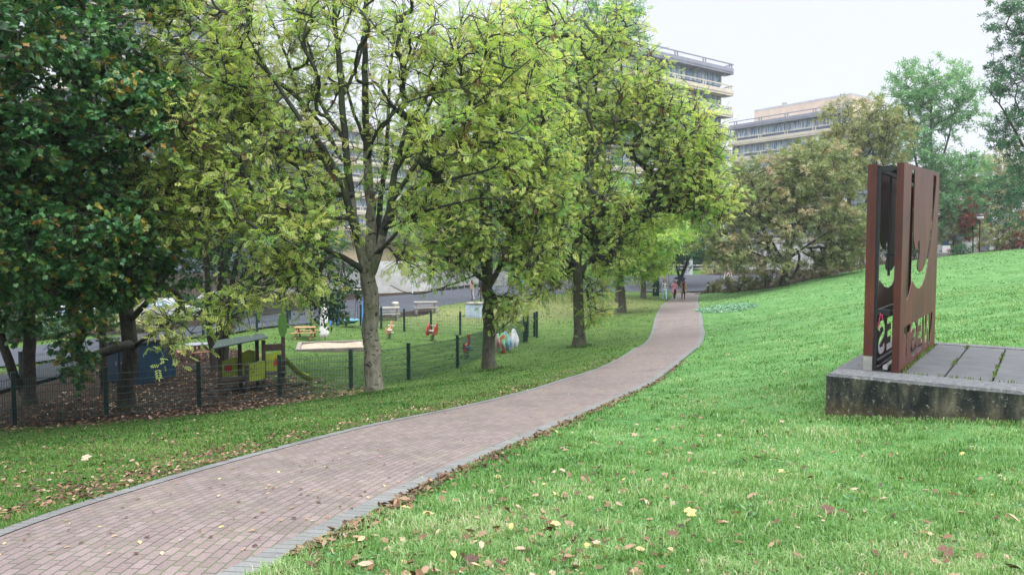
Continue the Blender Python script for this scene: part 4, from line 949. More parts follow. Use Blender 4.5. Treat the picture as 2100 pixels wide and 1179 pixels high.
for y0_, y1_, yp, yf_ in ((0.0, .085, PT / 2 + .001, 0.0), (.315, .43, .43 - PT / 2 - .001, .385)):
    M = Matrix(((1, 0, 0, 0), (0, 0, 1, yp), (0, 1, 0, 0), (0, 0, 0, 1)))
    o = curve_sheet('cut_out_plate', [outline, hole] + letters, PT, M_CORTEN if y0_ < .1 else M_CORTEN_SHADE, sculpt, M)
    q = MB()                                            # folded edges of the plate: near end, far end, top
    q.add([(-.006, y0_, 0), (.008, y0_, 0), (.008, y1_, 0), (-.006, y1_, 0), (-.006, y0_, HN + .004), (.008, y0_, HN + .004), (.008, y1_, HN + .004), (-.006, y1_, HN + .004)], [(3, 2, 1, 0), (4, 5, 6, 7), (0, 1, 5, 4), (1, 2, 6, 5), (2, 3, 7, 6), (3, 0, 4, 7)])
    q.add([(SL - .008, yf_, 0), (SL + .006, yf_, 0), (SL + .006, y1_, 0), (SL - .008, y1_, 0), (SL - .008, yf_, HF + .004), (SL + .006, yf_, HF + .004), (SL + .006, y1_, HF + .004), (SL - .008, y1_, HF + .004)], [(3, 2, 1, 0), (4, 5, 6, 7), (0, 1, 5, 4), (1, 2, 6, 5), (2, 3, 7, 6), (3, 0, 4, 7)])
    q.add([(.0, y0_ + .002, HN - .012), (SL, y0_ + .002, HF - .012), (SL, y1_ - .002, HF - .012), (.0, y1_ - .002, HN - .012), (.0, y0_ + .002, HN + .006), (SL, y0_ + .002, HF + .006), (SL, y1_ - .002, HF + .006), (.0, y1_ - .002, HN + .006)], [(3, 2, 1, 0), (4, 5, 6, 7), (0, 1, 5, 4), (1, 2, 6, 5), (2, 3, 7, 6), (3, 0, 4, 7)])
    q.build('folded_edge', M_CORTEN, sculpt)
# dark steel framing between the plates
fb = MB()
y0, y1 = .105, .295
fb.box((.035, y1, 1.36), (.05, .04, 2.68)); fb.box((SL - .05, y0 - .04, 1.36), (.05, .03, 2.66))
for z in (2.68, .80):
    fb.box((SL / 2, y0, z), (SL - .16, .03, .05)); fb.box((SL / 2 + .03, y1, z - .002), (SL - .16, .03, .05))
    fb.box((.04, .2, z), (.06, .152, .07))
fb.box((1.0, y1 + .012, 1.95), (.04, .03, 1.40)); fb.box((1.9, y1 + .012, 1.95), (.04, .03, 1.40))
fb.box((1.45, y1 - .01, 1.55), (.95, .12, .03)); fb.box((SL / 2 + .05, y1 + .001, .10), (SL - .25, .04, .06))
fb.build('inner_frame', M_DARKFRAME, sculpt)
g = MB()
for i in range(26): g.box((.12 + i * .13, .21, .035), (.02, .14, .02))
g.build('floor_grate', M_DARKFRAME, sculpt)
q = MB(); q.box((.42, .165, .065), (.8, .055, .05)); q.build('base_rail', M_STEEL, sculpt)
q = MB(); q.box((-.012, .3725, .11), (.010, .108, .19)); q.build('foot_plate', M_STEEL, sculpt)
q = MB(); q.tube([(.06, .24, .83), (.005, .235, .77), (.0, .25, .66), (-.005, .262, .58)], .008, 5); q.tube([(.06, .24, .83), (.005, .215, .75), (.0, .205, .70)], .007, 5)
tag(q.build('ribbon', mat('crimson_cloth', (.35, .02, .09), .7)), 'thin crimson ribbon tied to the inner frame of the rusty sculpture', 'ribbon')
o = bpy.data.objects['ribbon']; o.location = sculpt.location; o.rotation_euler = sculpt.rotation_euler
# ------------------------------------------------------------------ wire fences round the play area
M_FENCE = mat('green_fence_paint', (.012, .045, .040), .4, 20, .3, spec=.5)
M_FPOST = mat('dark_post_paint', (.010, .030, .032), .35, 20, .3, spec=.5)
def fence(name, label, pts, height, post_h, spacing=.05, wr=.0058, wires=True, skip=()):
    W = [np.array(P(*q)) for q in pts]
    g = [(w[0], w[1], gz(w[0], w[1])) for w in W]
    b = g[0]; root = thing(name, label, 'fence', b)
    L = [Vector((q[0] - b[0], q[1] - b[1], q[2] - b[2])) for q in g]
    for i, q in enumerate(L):
        m_ = MB(); dirv = (L[min(i + 1, len(L) - 1)] - L[max(i - 1, 0)]); rz = math.atan2(dirv.y, dirv.x)
        m_.box(q + Vector((0, 0, post_h / 2 - .1)), (.095, .095, post_h + .2), rz=rz, bev=.006)
        m_.box(q + Vector((0, 0, post_h + .012)), (.105, .105, .02), rz=rz)
        m_.build('post', M_FPOST, root)
    off = .05
    for i in range(len(L) - 1):
        if i in skip: continue
        a, c = L[i], L[i + 1]; d = c - a; n = Vector((d.y, -d.x, 0)).normalized() * off
        T = Tubes(); k = max(4, int(math.hypot(d.x, d.y) / spacing))
        for j in range(k + 1):
            p = a + d * (j / k) + n
            T.add(np.array((p + Vector((0, 0, .04)), p + Vector((0, 0, height)))), np.array((wr, wr)), 3)
        nh = 7
        for j in range(nh):
            z = .06 + (height - .12) * j / (nh - 1)
            for s in (-1, 1):
                e_ = n * (1 + s * .10)
                T.add(np.array((a + e_ + Vector((0, 0, z)), c + e_ + Vector((0, 0, z)))), np.array((wr * 1.25, wr * 1.25)), 4)
        T.build('mesh_panel', M_FENCE, root, (0, 0, 0), smooth=False)
    return root
fence('wire_fence', 'dark green wire mesh fence along the foot of the bank beside the brick path', FENCE_A, 1.18, 1.27)
fence('wire_fence', 'far green wire fence between the playground lawn and the road', FENCE_B, 1.10, 1.27, spacing=.10, wr=.0048)
fence('wire_fence', 'short green wire fence end panels near the third ash', [(1074, 701, 36.3), (1082, 690, 38.4), (1101, 691, 38.0)], 1.30, 1.36)
fence('wire_fence', 'green fence corner with bent rail behind the three-stemmed tree', [(488, 662, 46), (531, 658, 47), (595, 652, 50)], 1.25, 1.35, spacing=.10)
# ------------------------------------------------------------------ playground
M_LIME = mat('lime_panel', (.24, .31, .035), .45, 4, .2)
M_TIMBER = mat('dark_timber', (.045, .030, .024), .7, 9, .4)
M_WOOD = mat('orange_wood', (.30, .155, .07), .6, 7, .3)
M_WOOD2 = mat('red_brown_wood', (.20, .075, .04), .6, 7, .3)
M_ROOFG = mat('grey_green_roof', (.045, .070, .062), .6, 5, .2)
M_RED = mat('red_paint', (.36, .035, .025), .45, 8, .2)
M_BLUE = mat('blue_paint', (.03, .16, .40), .45, 8, .2)
M_WHITE = mat('white_paint', (.70, .71, .72), .5, 5, .12)
M_ROPE = mat('teal_rope', (.025, .14, .18), .7, 20, .3)
M_GREYC = mat('grey_concrete', (.21, .20, .185), .85, 4, .35, .3)
M_SAND = mat('sand', (.34, .28, .215), .95, 6, .3, .3, col2=(.19, .14, .10))
M_SHED = mat('blue_shed_boards', (.008, .035, .072), .5, 3, .3)
M_GREENL = mat('leaf_green_board', (.07, .17, .035), .45, 6, .25)
M_BLACK = mat('black_rubber', (.02, .02, .022), .5, 8, .2)

b = GP(520, 797, 23.2); ph = thing('playhouse', 'toddler playhouse of lime panels and dark posts under a flat grey-green roof', 'playhouse', b, R(28))
# local: x along the house (to the right), y away
posts = [(-.85, -.35), (.0, -.55), (-.35, .45), (.55, .25), (.28, -.35)]
for x, y, h in ((-1.0, -.1, 1.42), (-.35, .35, 1.5), (-.25, -.45, .85), (.32, -.05, 1.55), (.18, .35, 1.55), (.95, .05, 2.1)):
    q = MB(); q.box((x, y, h / 2 - .1), (.11, .11, h + .2), bev=.01); q.build('post', M_TIMBER, ph)
q = MB(); q.box((-.35, .05, .34), (1.35, .75, .07)); q.box((.6, .15, .46), (.75, .5, .06)); q.build('deck', M_TIMBER, ph)
for pts, y0 in (([(-.98, .40), (-.40, .40), (-.40, .98), (-.55, 1.0), (-.72, .92), (-.98, .86)], .38), ([(-.33, .40), (.12, .40), (.12, 1.15), (-.05, 1.2), (-.33, 1.1)], .42), ([(-.22, .30), (.28, .36), (.30, .92), (.15, .95), (-.05, .86), (-.22, .86)], -.40), ([(.38, .52), (.92, .52), (.92, 1.12), (.70, 1.14), (.55, 1.08), (.38, 1.10)], .02)):
    q = MB(); q.prism(pts, y0, y0 + .03); q.build('side_panel', M_LIME, ph)
q = MB(); q.tube([(-.70, .372, .66), (-.70, .378, .66)], [.13, .13], 14); q.build('round_window', M_RED, ph)
q = MB(); q.prism([(.62, .72), (.70, .68), (.78, .74), (.70, .98)], .008, .017); q.build('painted_house', M_RED, ph)
q = MB()
for k in range(4): q.box((-.05 + .1 * math.cos(k * 1.7), -.408, .50 + .1 * k), (.05, .008, .03))
q.build('painted_marks', M_TIMBER, ph)
q = MB(); q.add([(-1.25, -.55, 1.40), (.42, -.30, 1.62), (.42, .62, 1.66), (-1.0, .68, 1.50), (-1.25, -.55, 1.44), (.42, -.30, 1.66), (.42, .62, 1.70), (-1.0, .68, 1.54)], [(3, 2, 1, 0), (4, 5, 6, 7), (0, 1, 5, 4), (1, 2, 6, 5), (2, 3, 7, 6), (3, 0, 4, 7)]); q.build('roof', M_ROOFG, ph)
q = MB(); q.box((.63, .05, 1.28), (.55, .06, .22)); q.build('crossbeam', M_TIMBER, ph)
q = MB()
for k in range(5): q.box((-.95 + .02 * k - .10 * (4 - k), -.55 - .11 * (4 - k) * .9, .04 + .07 * k), (.62, .09, .03), rz=R(-8))
q.build('stepped_ramp', M_TIMBER, ph)
q = MB()
for k in range(9):
    t = k / 8; x = .98 + .85 * t; z = .72 * (1 - t) ** 1.6 + .08
    q.v += [(x, -.18, z + .20), (x, -.13, z), (x, .28, z), (x, .33, z + .20)]
for k in range(8):
    for j in range(3): q.f.append((k * 4 + j, k * 4 + j + 1, k * 4 + j + 5, k * 4 + j + 4)); q.m.append(0)
q.build('slide', M_LIME, ph, smooth=True)
q = MB(); q.prism([(.80, 1.85), (.86, 1.62), (.98, 1.60), (1.07, 1.82), (1.08, 2.10), (1.0, 2.38), (.93, 2.62), (.86, 2.38), (.78, 2.12)], -.04, .0); q.build('leaf_board', M_GREENL, ph)

def picnic(name, label, b, rz, L, m_, m2=None, octo=False):
    t = thing(name, label, 'picnic table', b, rz)
    if not octo:
        q = MB()
        for k in range(5): q.box((0, -.26 + .13 * k, .56), (L, .115, .035), bev=.005)
        q.build('tabletop', m_, t)
        for s in (-1, 1):
            q = MB(); q.box((0, s * .58, .33), (L * 1.15, .2, .035), bev=.005); q.build('seat', m_, t)
        for x in (-L * .36, L * .36):
            q = MB(); q.bar((x, -.62, 0), (x, -.16, .55), .07, .05); q.bar((x, .62, 0), (x, .16, .55), .07, .05); q.box((x + .05, 0, .29), (.05, 1.2, .08)); q.build('leg_frame', m_, t)
    else:
        q = MB(); q.lathe([(L * .62, -.02), (L * .64, 0), (L * .64, .03), (L * .62, .04)], 8, (0, 0, .56)); q.build('tabletop', m2, t)
        for k in range(4):
            a = k * PI / 2 + .4; q = MB(); q.box((L * math.cos(a), L * math.sin(a), .33), (.22, L * 1.05, .035), rz=a, bev=.005); q.build('seat', m_, t)
        for k in range(4):
            a = k * PI / 2 + .4; q = MB(); q.bar((L * .95 * math.cos(a), L * .95 * math.sin(a), 0), (L * .3 * math.cos(a), L * .3 * math.sin(a), .55), .07); q.build('leg', m_, t)
    return t
picnic('picnic_table', 'small orange-brown wooden picnic table behind the sandpit', GP(626, 695, 36.8), R(4), 1.05, M_WOOD)
picnic('picnic_table', 'octagonal picnic table with grey top and red-brown legs near the blue shed', GP(405, 738, 29.2), R(15), .72, M_WOOD2, mat('grey_tabletop', (.20, .21, .24), .6), True)

b = GP(682, 709, 34.3, -.05); sp = thing('sandpit', 'low timber-edged sandpit with scattered sand on the playground lawn', 'sandpit', b, R(14)); sp.location.z += .03; sp.scale = (1.2, 1.5, 1.0)
q = MB(); q.box((0, -.85, .08), (2.7, .16, .20)); q.box((0, .85, .08), (2.7, .16, .20)); q.box((-1.27, 0, .081), (.16, 1.53, .20)); q.box((1.27, 0, .081), (.16, 1.53, .20)); q.build('timber_edge', mat('weathered_timber', (.17, .15, .13), .85, 6, .4), sp)
n = 20; xs_, ys_ = np.meshgrid(np.linspace(-1.18, 1.18, n), np.linspace(-.76, .76, n)); zs_ = .12 + .03 * np.sin(xs_ * 4) * np.cos(ys_ * 5)
I = np.arange(n * n).reshape(n, n); np_mesh('sand_bed', np.c_[xs_.ravel(), ys_.ravel(), zs_.ravel()], np.stack((I[:-1, :-1], I[:-1, 1:], I[1:, 1:], I[1:, :-1]), -1).reshape(-1, 4), M_SAND, sp, smooth=True)
# spilled sand patch on the grass
n = 14; c = GP(712, 708, 34.6); xs_, ys_ = np.meshgrid(np.linspace(-1.3, 1.2, n), np.linspace(-.8, .8, n)); m_ = np.clip(1 - np.sqrt((xs_ / 1.3) ** 2 + (ys_ / .8) ** 2), -.3, 1)
zs_ = G(c[0] + xs_.ravel(), c[1] + ys_.ravel()) + .05 * m_.ravel()
spill = np_mesh('spilled_sand', np.c_[c[0] + xs_.ravel(), c[1] + ys_.ravel(), zs_], np.stack((np.arange(n * n).reshape(n, n)[:-1, :-1], np.arange(n * n).reshape(n, n)[:-1, 1:], np.arange(n * n).reshape(n, n)[1:, 1:], np.arange(n * n).reshape(n, n)[1:, :-1]), -1).reshape(-1, 4), M_SAND, smooth=True); tag(spill, kind='stuff')

b = GP(667, 698, 36.0); pa = thing('folded_parasol', 'tall folded parasol in a white cover beside the sandpit', 'parasol', b)
q = MB(); q.tube([(0, 0, -.1), (0, 0, 2.35)], .035, 8); q.build('pole', M_STEEL, pa)
q = MB(); q.lathe([(.05, .22), (.20, .26), (.24, .45), (.20, .9), (.17, 1.4), (.13, 1.9), (.06, 2.2), (.02, 2.3)], 14, (-.04, 0, 0)); q.build('cover', M_WHITE, pa, smooth=True)

b = GP(718, 676, 42.0); sw = thing('basket_swing', 'blue-framed nest swing with a round teal rope basket', 'swing', b, R(-6))
for s in (-1, 1):
    for y in (-.7, .7):
        q = MB(); q.bar((s * .95, y, -.1), (s * .95 * .9, 0, 2.15), .11); q.build('leg', M_BLUE, sw)
q = MB(); q.tube([(-1.0, 0, 2.15), (1.0, 0, 2.15)], .06, 10); q.build('top_beam', M_STEEL, sw)
bk = MB(); bk.lathe([(.05, .22), (.30, .24), (.46, .36), (.50, .42), (.46, .43), (.28, .30), (.05, .27)], 20); bkt = bk.build('basket', M_ROPE, sw, smooth=True)
q = MB(); q.tube([(.51 * math.cos(a * PI / 10), .51 * math.sin(a * PI / 10), .425) for a in range(21)], .035, 6); q.build('rim', mat('pale_blue_rim', (.16, .36, .46), .5), bkt)
q = MB()
for sx in (-1, 1):
    for sy in (-1, 1): q.tube([(sx * .38, sy * .33, .43), (sx * .38, 0, 2.1)], .012, 4)
q.build('ropes', M_BLACK, sw)

def spring_rider(label, b, mat_body, mat_seat, shape, rz=0, sc=1.0):
    t = thing('spring_rider', label, 'spring rider', b, rz, 'spring riders on the playground lawn')
    q = MB(); q.tube([(.10 * sc * math.cos(a * .8), .10 * sc * math.sin(a * .8), .02 + .28 * sc * a / 32) for a in range(33)], .018 * sc, 6); q.build('spring', M_BLACK, t)
    if shape == 'plates':
        for s in (-1, 1):
            q = MB(); q.prism([(-.36 * sc, .28 * sc), (.30 * sc, .28 * sc), (.36 * sc, .55 * sc), (.30 * sc, .82 * sc), (.12 * sc, .88 * sc), (-.05 * sc, .70 * sc), (-.25 * sc, .72 * sc), (-.38 * sc, .5 * sc)], s * .20 * sc - .02, s * .20 * sc + .02); q.build('side_plate', mat_body, t)
    else:
        q = MB(); q.prism([(-.30 * sc, .30 * sc), (.22 * sc, .30 * sc), (.30 * sc, .62 * sc), (.34 * sc, .95 * sc), (.22 * sc, 1.02 * sc), (.12 * sc, .66 * sc), (-.12 * sc, .56 * sc), (-.34 * sc, .66 * sc)], -.035, .035); q.build('body_board', mat_body, t)
    q = MB(); q.box((-.04 * sc, 0, .50 * sc), (.30 * sc, .30 * sc, .05), bev=.015); q.build('seat', mat_seat, t)
    q = MB(); q.tube([(.2 * sc, -.22 * sc, .74 * sc), (.2 * sc, .22 * sc, .74 * sc)], .02, 6); q.build('handle', mat_seat, t)
    q = MB(); q.tube([(.1 * sc, -.26 * sc, .36 * sc), (.1 * sc, .26 * sc, .36 * sc)], .025, 6); q.build('footrest', mat_seat, t)
    return t
spring_rider('red two-sided spring rider by the far wire fence', GP(886, 698, 37.2), M_RED, M_STEEL, 'plates', R(80))
spring_rider('small pale wooden spring rider with a crossbar on the lawn', GP(798, 696, 37.2), mat('pale_orange_wood', (.5, .27, .15), .6), M_WHITE, 'board', R(60), .9)
spring_rider('blue and red spring rider standing nearest the fence corner', GP(957, 736, 31.0), M_RED, M_BLUE, 'board', R(70), 1.0)

# colourful crumpled banner on the fence
b = GP(1036, 722, 33.0); bn = thing('cloth_banner', 'crumpled banner striped red, green, pale blue and white draped on the wire fence', 'banner', b, R(38))
cols = [(.36, .20, .22), (.20, .42, .24), (.42, .07, .05), (.25, .48, .25), (.22, .42, .55), (.16, .30, .42), (.45, .52, .66), (.70, .70, .74), (.74, .72, .77), (.72, .70, .76)]
rg = np.random.default_rng(5); NXb, NZb = 41, 18
q = MB(); mats_b = [mat('banner_cloth', c, .7, 7, .35) for c in cols]
for j in range(NZb):
    for i in range(NXb):
        u_ = i / (NXb - 1); z_ = j / (NZb - 1)
        top = .86 + .16 * math.sin(u_ * 9) * math.sin(u_ * 23 + 1) + .22 * max(0, u_ - .6)
        low = .02 + .42 * max(0, u_ - .45) + .06 * math.sin(u_ * 17)
        q.v.append((-.62 + 1.24 * u_ + .03 * math.sin(z_ * 7 + u_ * 4), -.10 + .09 * math.sin(u_ * 31 + z_ * 2) * (1.1 - .4 * z_) - .10 * math.sin(z_ * PI), low + (top - low) * z_))
for j in range(NZb - 1):
    for i in range(NXb - 1):
        a = j * NXb + i; q.f.append((a, a + 1, a + NXb + 1, a + NXb))
        q.m.append(int(min(9, max(0, (i / (NXb - 1) * 10 + .8 * math.sin(j * .5 + i * .3))))))
o = q.build('fabric', mats_b, bn, smooth=True)
sd_ = o.modifiers.new('thickness', 'SOLIDIFY'); sd_.thickness = .012

# shed
b = GP(258, 786, 24.6); sh = thing('storage_shed', 'low blue boarded storage shed behind the thick maple trunk', 'shed', b, R(-24))
q = MB(); q.box((0, .55, .66), (1.75, 1.5, 1.42), bev=.01); q.build('wall', M_SHED, sh)
q = MB()
for k in range(9): q.box((.881, .55, .12 + .145 * k), (.02, 1.46, .13))
q.build('side_boards', M_SHED, sh)
for x in (-.43, .43):
    d_ = MB(); d_.box((x, -.212, .64), (.80, .03, 1.22), bev=.006); dd = d_.build('door', mat('dark_blue_door', (.007, .022, .048), .5, 4, .25), sh)
    k_ = MB(); k_.box((x - .3 * (1 if x > 0 else -1), -.24, .66), (.03, .03, .14)); k_.build('handle', M_STEEL, dd)
q = MB(); q.box((0, .52, 1.41), (1.95, 1.75, .07), bev=.01); q.build('roof', mat('shed_roof_felt', (.05, .05, .042), .9, 6, .4), sh)
o = MB().lathe([(.02, -.16), (.11, -.12), (.15, 0), (.11, .12), (.02, .16)], 12).build('ball', M_WHITE, None, smooth=True)
o.location = GP(287, 699, 23.6) + Vector((0, 0, 0)); o.location.z = P(287, 699, 23.6)[2]
bpy.data.objects.remove(o)

# concrete table sets and bin on the grass by the road
def conc_table(label, b, rz):
    t = thing('concrete_table', label, 'concrete table', b, rz, 'concrete table sets on the grass by the road')
    q = MB(); q.box((0, 0, .80), (1.75, .85, .10), bev=.01); q.build('tabletop', M_GREYC, t)
    for x in (-.70, .70): q = MB(); q.box((x, 0, .32), (.12, .78, .85)); q.build('support', M_GREYC, t)
    for s in (-1, 1):
        q = MB(); q.box((0, s * .85, .45), (1.75, .36, .08), bev=.008); q.box((-.7, s * .85, .15), (.12, .32, .52)); q.box((.7, s * .85, .15), (.12, .32, .52)); q.build('bench', M_GREYC, t)
conc_table('concrete table with benches standing at the road edge', GP(873, 643, 54.5), R(10))
conc_table('concrete table with benches partly behind the big ash trunk', GP(793, 657, 49.0), R(12))
b = GP(811, 651, 51); t = thing('litter_bin', 'grey metal litter bin between the two concrete tables', 'bin', b)
q = MB(); q.lathe([(.24, .12), (.27, .14), (.27, .95), (.25, .98)], 14); q.build('body', M_STEEL, t); q = MB(); q.lathe([(.28, .98), (.29, 1.0), (.24, 1.08), (.05, 1.12)], 14); q.build('lid', M_STEEL, t); q = MB(); q.tube([(0, .1, -.1), (0, .1, .15)], .05, 8); q.build('foot', M_BLACK, t)
b = GP(977, 645, 50); t = thing('concrete_block', 'pale blue-grey block pillar on the grass left of the second ash trunk', 'pillar', b, R(-25))
q = MB(); q.box((0, 0, .38), (1.15, 1.1, 1.0), bev=.02); q.build('body', mat('pale_blue_paint', (.33, .40, .48), .6, 3, .15), t); q = MB(); q.box((0, 0, .94), (1.2, 1.15, .10)); q.build('cap', M_GREYC, t)
# ------------------------------------------------------------------ buildings
M_BEIGE = mat('beige_parapet', (.49, .445, .37), .8, .6, .15)
M_DGREY = mat('dark_parapet', (.22, .23, .28), .8, .6, .2)
M_LGREY = mat('pale_concrete', (.42, .42, .44), .8, .5, .2)
M_WALLD = mat('recessed_wall', (.11, .14, .19), .6, .8, .3)
M_ORANGE = mat('ochre_cladding', (.56, .44, .36), .8, .5, .15)
M_FRAME = mat('window_frame', (.40, .42, .46), .5, 4, .1)
def glass():
    m, t, b = new_mat('window_glass')
    c = t.nodes.new('ShaderNodeTexCoord'); mp = t.nodes.new('ShaderNodeMapping'); mp.inputs['Scale'].default_value = (1.4, 1.4, .12); t.links.new(c.outputs['Object'], mp.inputs[0])
    n = noise_node(t, 2.4, 2, .5, mp.outputs[0])
    r = ramp_node(t, [(.40, (.10, .19, .32)), (.49, (.20, .31, .46)), (.55, (.52, .58, .66))], n.outputs[0])
    t.links.new(r.outputs[0], b.inputs['Base Color']); b.inputs['Roughness'].default_value = .12; b.inputs['Specular IOR Level'].default_value = .7
    return m
M_GLASS = glass()
def office(name, label, pr_, d, length, ztop, floors, fh, bay, depth, dark=(), penthouse=None, over=1.9, rail=1.0):
    """pr_: right end of the facade (x,y); d: unit vector from right end towards the left end"""
    d = np.array(d) / np.linalg.norm(d); zb = gz(pr_[0], pr_[1]) - 1.0
    # local x runs from the right end to the left end; local y (rot +90) must point away from the camera
    left = np.array(pr_) + d * length
    org = left; rz = math.atan2(-d[1], -d[0])          # local x: left end -> right end, local y: away
    H = ztop - zb
    t = thing(name, label, 'building', (org[0], org[1], zb), rz)
    core = MB(); core.box((length / 2 - over / 2, over + depth / 2, H / 2 - 1.2), (length - over, depth, H - 2.4)); core.build('core_wall', M_WALLD, t)
    nb = int(length / bay)
    for f in range(floors):
        z = H - fh * f                     # top of this parapet
        mcol = M_DGREY if f in dark else M_BEIGE
        q = MB()
        q.box((length / 2, over / 2 + .2, z - 1.86), (length, over + .4, .46), m=0)                    # slab
        q.box((length / 2, .12, z - 1.40), (length, .24, .96), m=0)                                  # parapet
        q.box((length - .12, over / 2 + .25, z - 1.401), (.24, over - .02, .959), m=0)
        q.box((length / 2, .10, z - .10), (length, .20, .20), m=0)                                   # top rail
        q.box((length - .101, over / 2 + .25, z - .101), (.20, over - .1, .199), m=0)
        for k in range(nb + 1):
            x = max(.5, min(length - .6, length - .9 - k * bay))
            q.box((x - .35, .105, z - .56), (.24, .19, .74), m=0); q.box((x + .35, .105, z - .56), (.24, .19, .74), m=0)
        q.build('balcony', [mcol, M_LGREY], t)
        for k in range(nb):
            x1 = length - over - k * bay; x0 = x1 - bay; zt = z - 2.12; zbm = z - fh - .02
            if x0 < 0: continue
            w = MB(); n = 6
            for j in range(n): w.box((x0 + .25 + (bay - .5) * j / (n - 1), over - .05, (zt + zbm) / 2), (.10, .10, zt - zbm))
            w.box(((x0 + x1) / 2, over - .05, zt - .35), (bay - .6, .08, .08)); wo = w.build('window', M_FRAME, t)
            g_ = MB(); g_.box(((x0 + x1) / 2, over - .015, (zt + zbm) / 2), (bay - .5, .03, zt - zbm)); g_.build('pane', M_GLASS, wo)
        for k in range(nb + 1):
            x = length - over - k * bay
            if x > .3:
                q = MB(); q.box((x - .01, over - .12, z - 2.1 - (fh - 2.1) / 2), (.42, .26, fh - 2.1)); q.box((x - .01, over / 2 + .3, z - 2.22), (.34, over - .5, .24)); q.build('column', M_LGREY, t)
    if penthouse:
        x0, x1, h, pm, dd = penthouse
        q = MB(); q.box(((x0 + x1) / 2, over + dd / 2 + 2.5, H + h / 2 - 1.6), (x1 - x0, dd, h + 1.6)); p_ = q.build('penthouse', pm, t)
        q = MB(); q.box(((x0 + x1) / 2, over + dd / 2 + 2.5, H + h - .60), (x1 - x0 + .08, dd + .08, .45)); q.build('cornice', M_LGREY, p_)
        q = MB(); q.tube([(x0 + (x1 - x0) * .25, over + 6, H + h - 1), (x0 + (x1 - x0) * .25, over + 6, H + h + .9)], .7, 10); q.build('roof_vent', M_STEEL, p_)
    return t
pA = P(1505, 132, 150); office('office_tower', 'tall office tower with beige balconies and dark roof parapet behind the ash row', pA[:2], (-19.3, -14.4), 52, float(pA[2]), 8, 4.3, 8.2, 14, dark=(0, 3, 4))
pB1 = P(1690, 219, 178); pB0 = P(1494, 250, 200)
dB = (pB0 - pB1)[:2]; LB = float(np.linalg.norm(dB))
ext = pB1[:2] - dB / LB * 6
office('office_block', 'long pale office block with ochre rooftop storey right of the tower', ext, dB, LB + 6, float(pB1[2]), 8, 4.35, 7.6, 16, dark=(0,), penthouse=(5.0, 32, 3.4, M_ORANGE, 10))
pC = P(1120, 304, 240); pC0 = P(690, 250, 190)
dC = (pC0 - pC)[:2]
office('office_block', 'pale office slab seen through the fork of the big ash', pC[:2], dC, float(np.linalg.norm(dC)) + 10, float(pC[2]), 8, 4.3, 8.4, 14)
pD = P(538, -48, 140)
office('office_tower', 'office tower glimpsed through leaves at the upper left with yellow parapets', pD[:2], (-20, -9), 34, float(pD[2]), 11, 4.3, 8.4, 14)

# low buildings and walls across the road
M_CREAM = mat('cream_render', (.50, .42, .28), .85, 1.0, .15)
M_WWALL = mat('stained_white_wall', (.50, .50, .49), .85, .9, .25)
b = GP(870, 606, 96); t = thing('low_building', 'low cream building with dark flat roof behind the bush-topped wall', 'building', b, R(6))
q = MB(); q.box((-2, 6, 2.6), (22, 10, 5.6)); q.build('wall', M_CREAM, t); q = MB(); q.box((-2, 5.7, 5.9), (22.6, 11, 1.0)); q.build('roof', mat('roof_edge', (.16, .14, .15), .8), t)
for x in (-9.5, -4.5):
    q = MB(); q.box((x, .96, 1.25), (4.0, .12, .9)); w_ = q.build('window', M_WALLD, t); q = MB(); q.box((x, .88, 1.75), (4.4, .1, .18)); q.build('lintel', M_WWALL, w_)
b = GP(830, 607, 83); t = thing('garage_wall', 'white concrete wall beside the road behind the big ash trunk', 'wall', b, R(8))
q = MB(); q.box((-1.5, .3, .9), (9.0, .3, 2.4)); q.build('low_wall', M_WWALL, t); q = MB(); q.box((-2.5, 2.2, 1.6), (10, .3, 3.8)); q.build('rear_wall', M_WWALL, t); q = MB(); q.box((-4.3, -.1, .35), (2.6, .6, .6)); q.build('opening', M_BLACK, t)
b = GP(930, 596, 87); t = thing('planter_wall', 'long grey concrete planter wall behind the bicycle racks', 'wall', b, R(14))
q = MB(); q.box((1.0, .5, .9), (11.5, .35, 2.2)); q.build('wall', mat('streaked_concrete', (.36, .365, .36), .85, 1.6, .35, col2=(.20, .21, .20)), t)
q = MB(); q.box((1.0, .5, 2.03), (11.7, .5, .1)); q.build('coping', M_GREYC, t)
b = GP(640, 622, 82); t = thing('garage_wall', 'white garage fronts at the back between the playhouse mast and the big ash', 'wall', b, R(4))
q = MB(); q.box((0, 2, 1.6), (13, 4, 3.6)); q.build('wall', M_WWALL, t); q = MB(); q.box((0, 1.9, 3.5), (13.6, 4.6, .3)); q.build('roof', M_GREYC, t)
for x in (-4.5, -1.5, 1.5, 4.5):
    q = MB(); q.box((x, -.03, 1.2), (2.4, .08, 2.3)); q.build('garage_door', M_LGREY, t)
# racks
b = GP(895, 606, 82.5); rk0 = None
for k in range(9):
    p = GP(884 + 13.2 * k, 607.5 - 1.75 * k, 81.5 + .55 * k)
    if rk0 is None:
        rk0 = thing('bicycle_rack', 'leaning grey metal bicycle racks in a row along the planter wall', 'bicycle rack', p, R(20), 'bicycle racks along the planter wall')
        q = MB(); q.tube([(-.1, 0, -.05), (.0, 0, .5), (.22, 0, .95), (.34, 0, .92), (.2, 0, .4), (.1, 0, -.05)], .035, 6); q.build('hoop', M_STEEL, rk0)
        q = MB(); q.box((.35, .1, .22), (.85, .08, .3)); q.build('rail', M_BLACK, rk0)
    else: c_ = copy_tree(rk0); c_.location = p
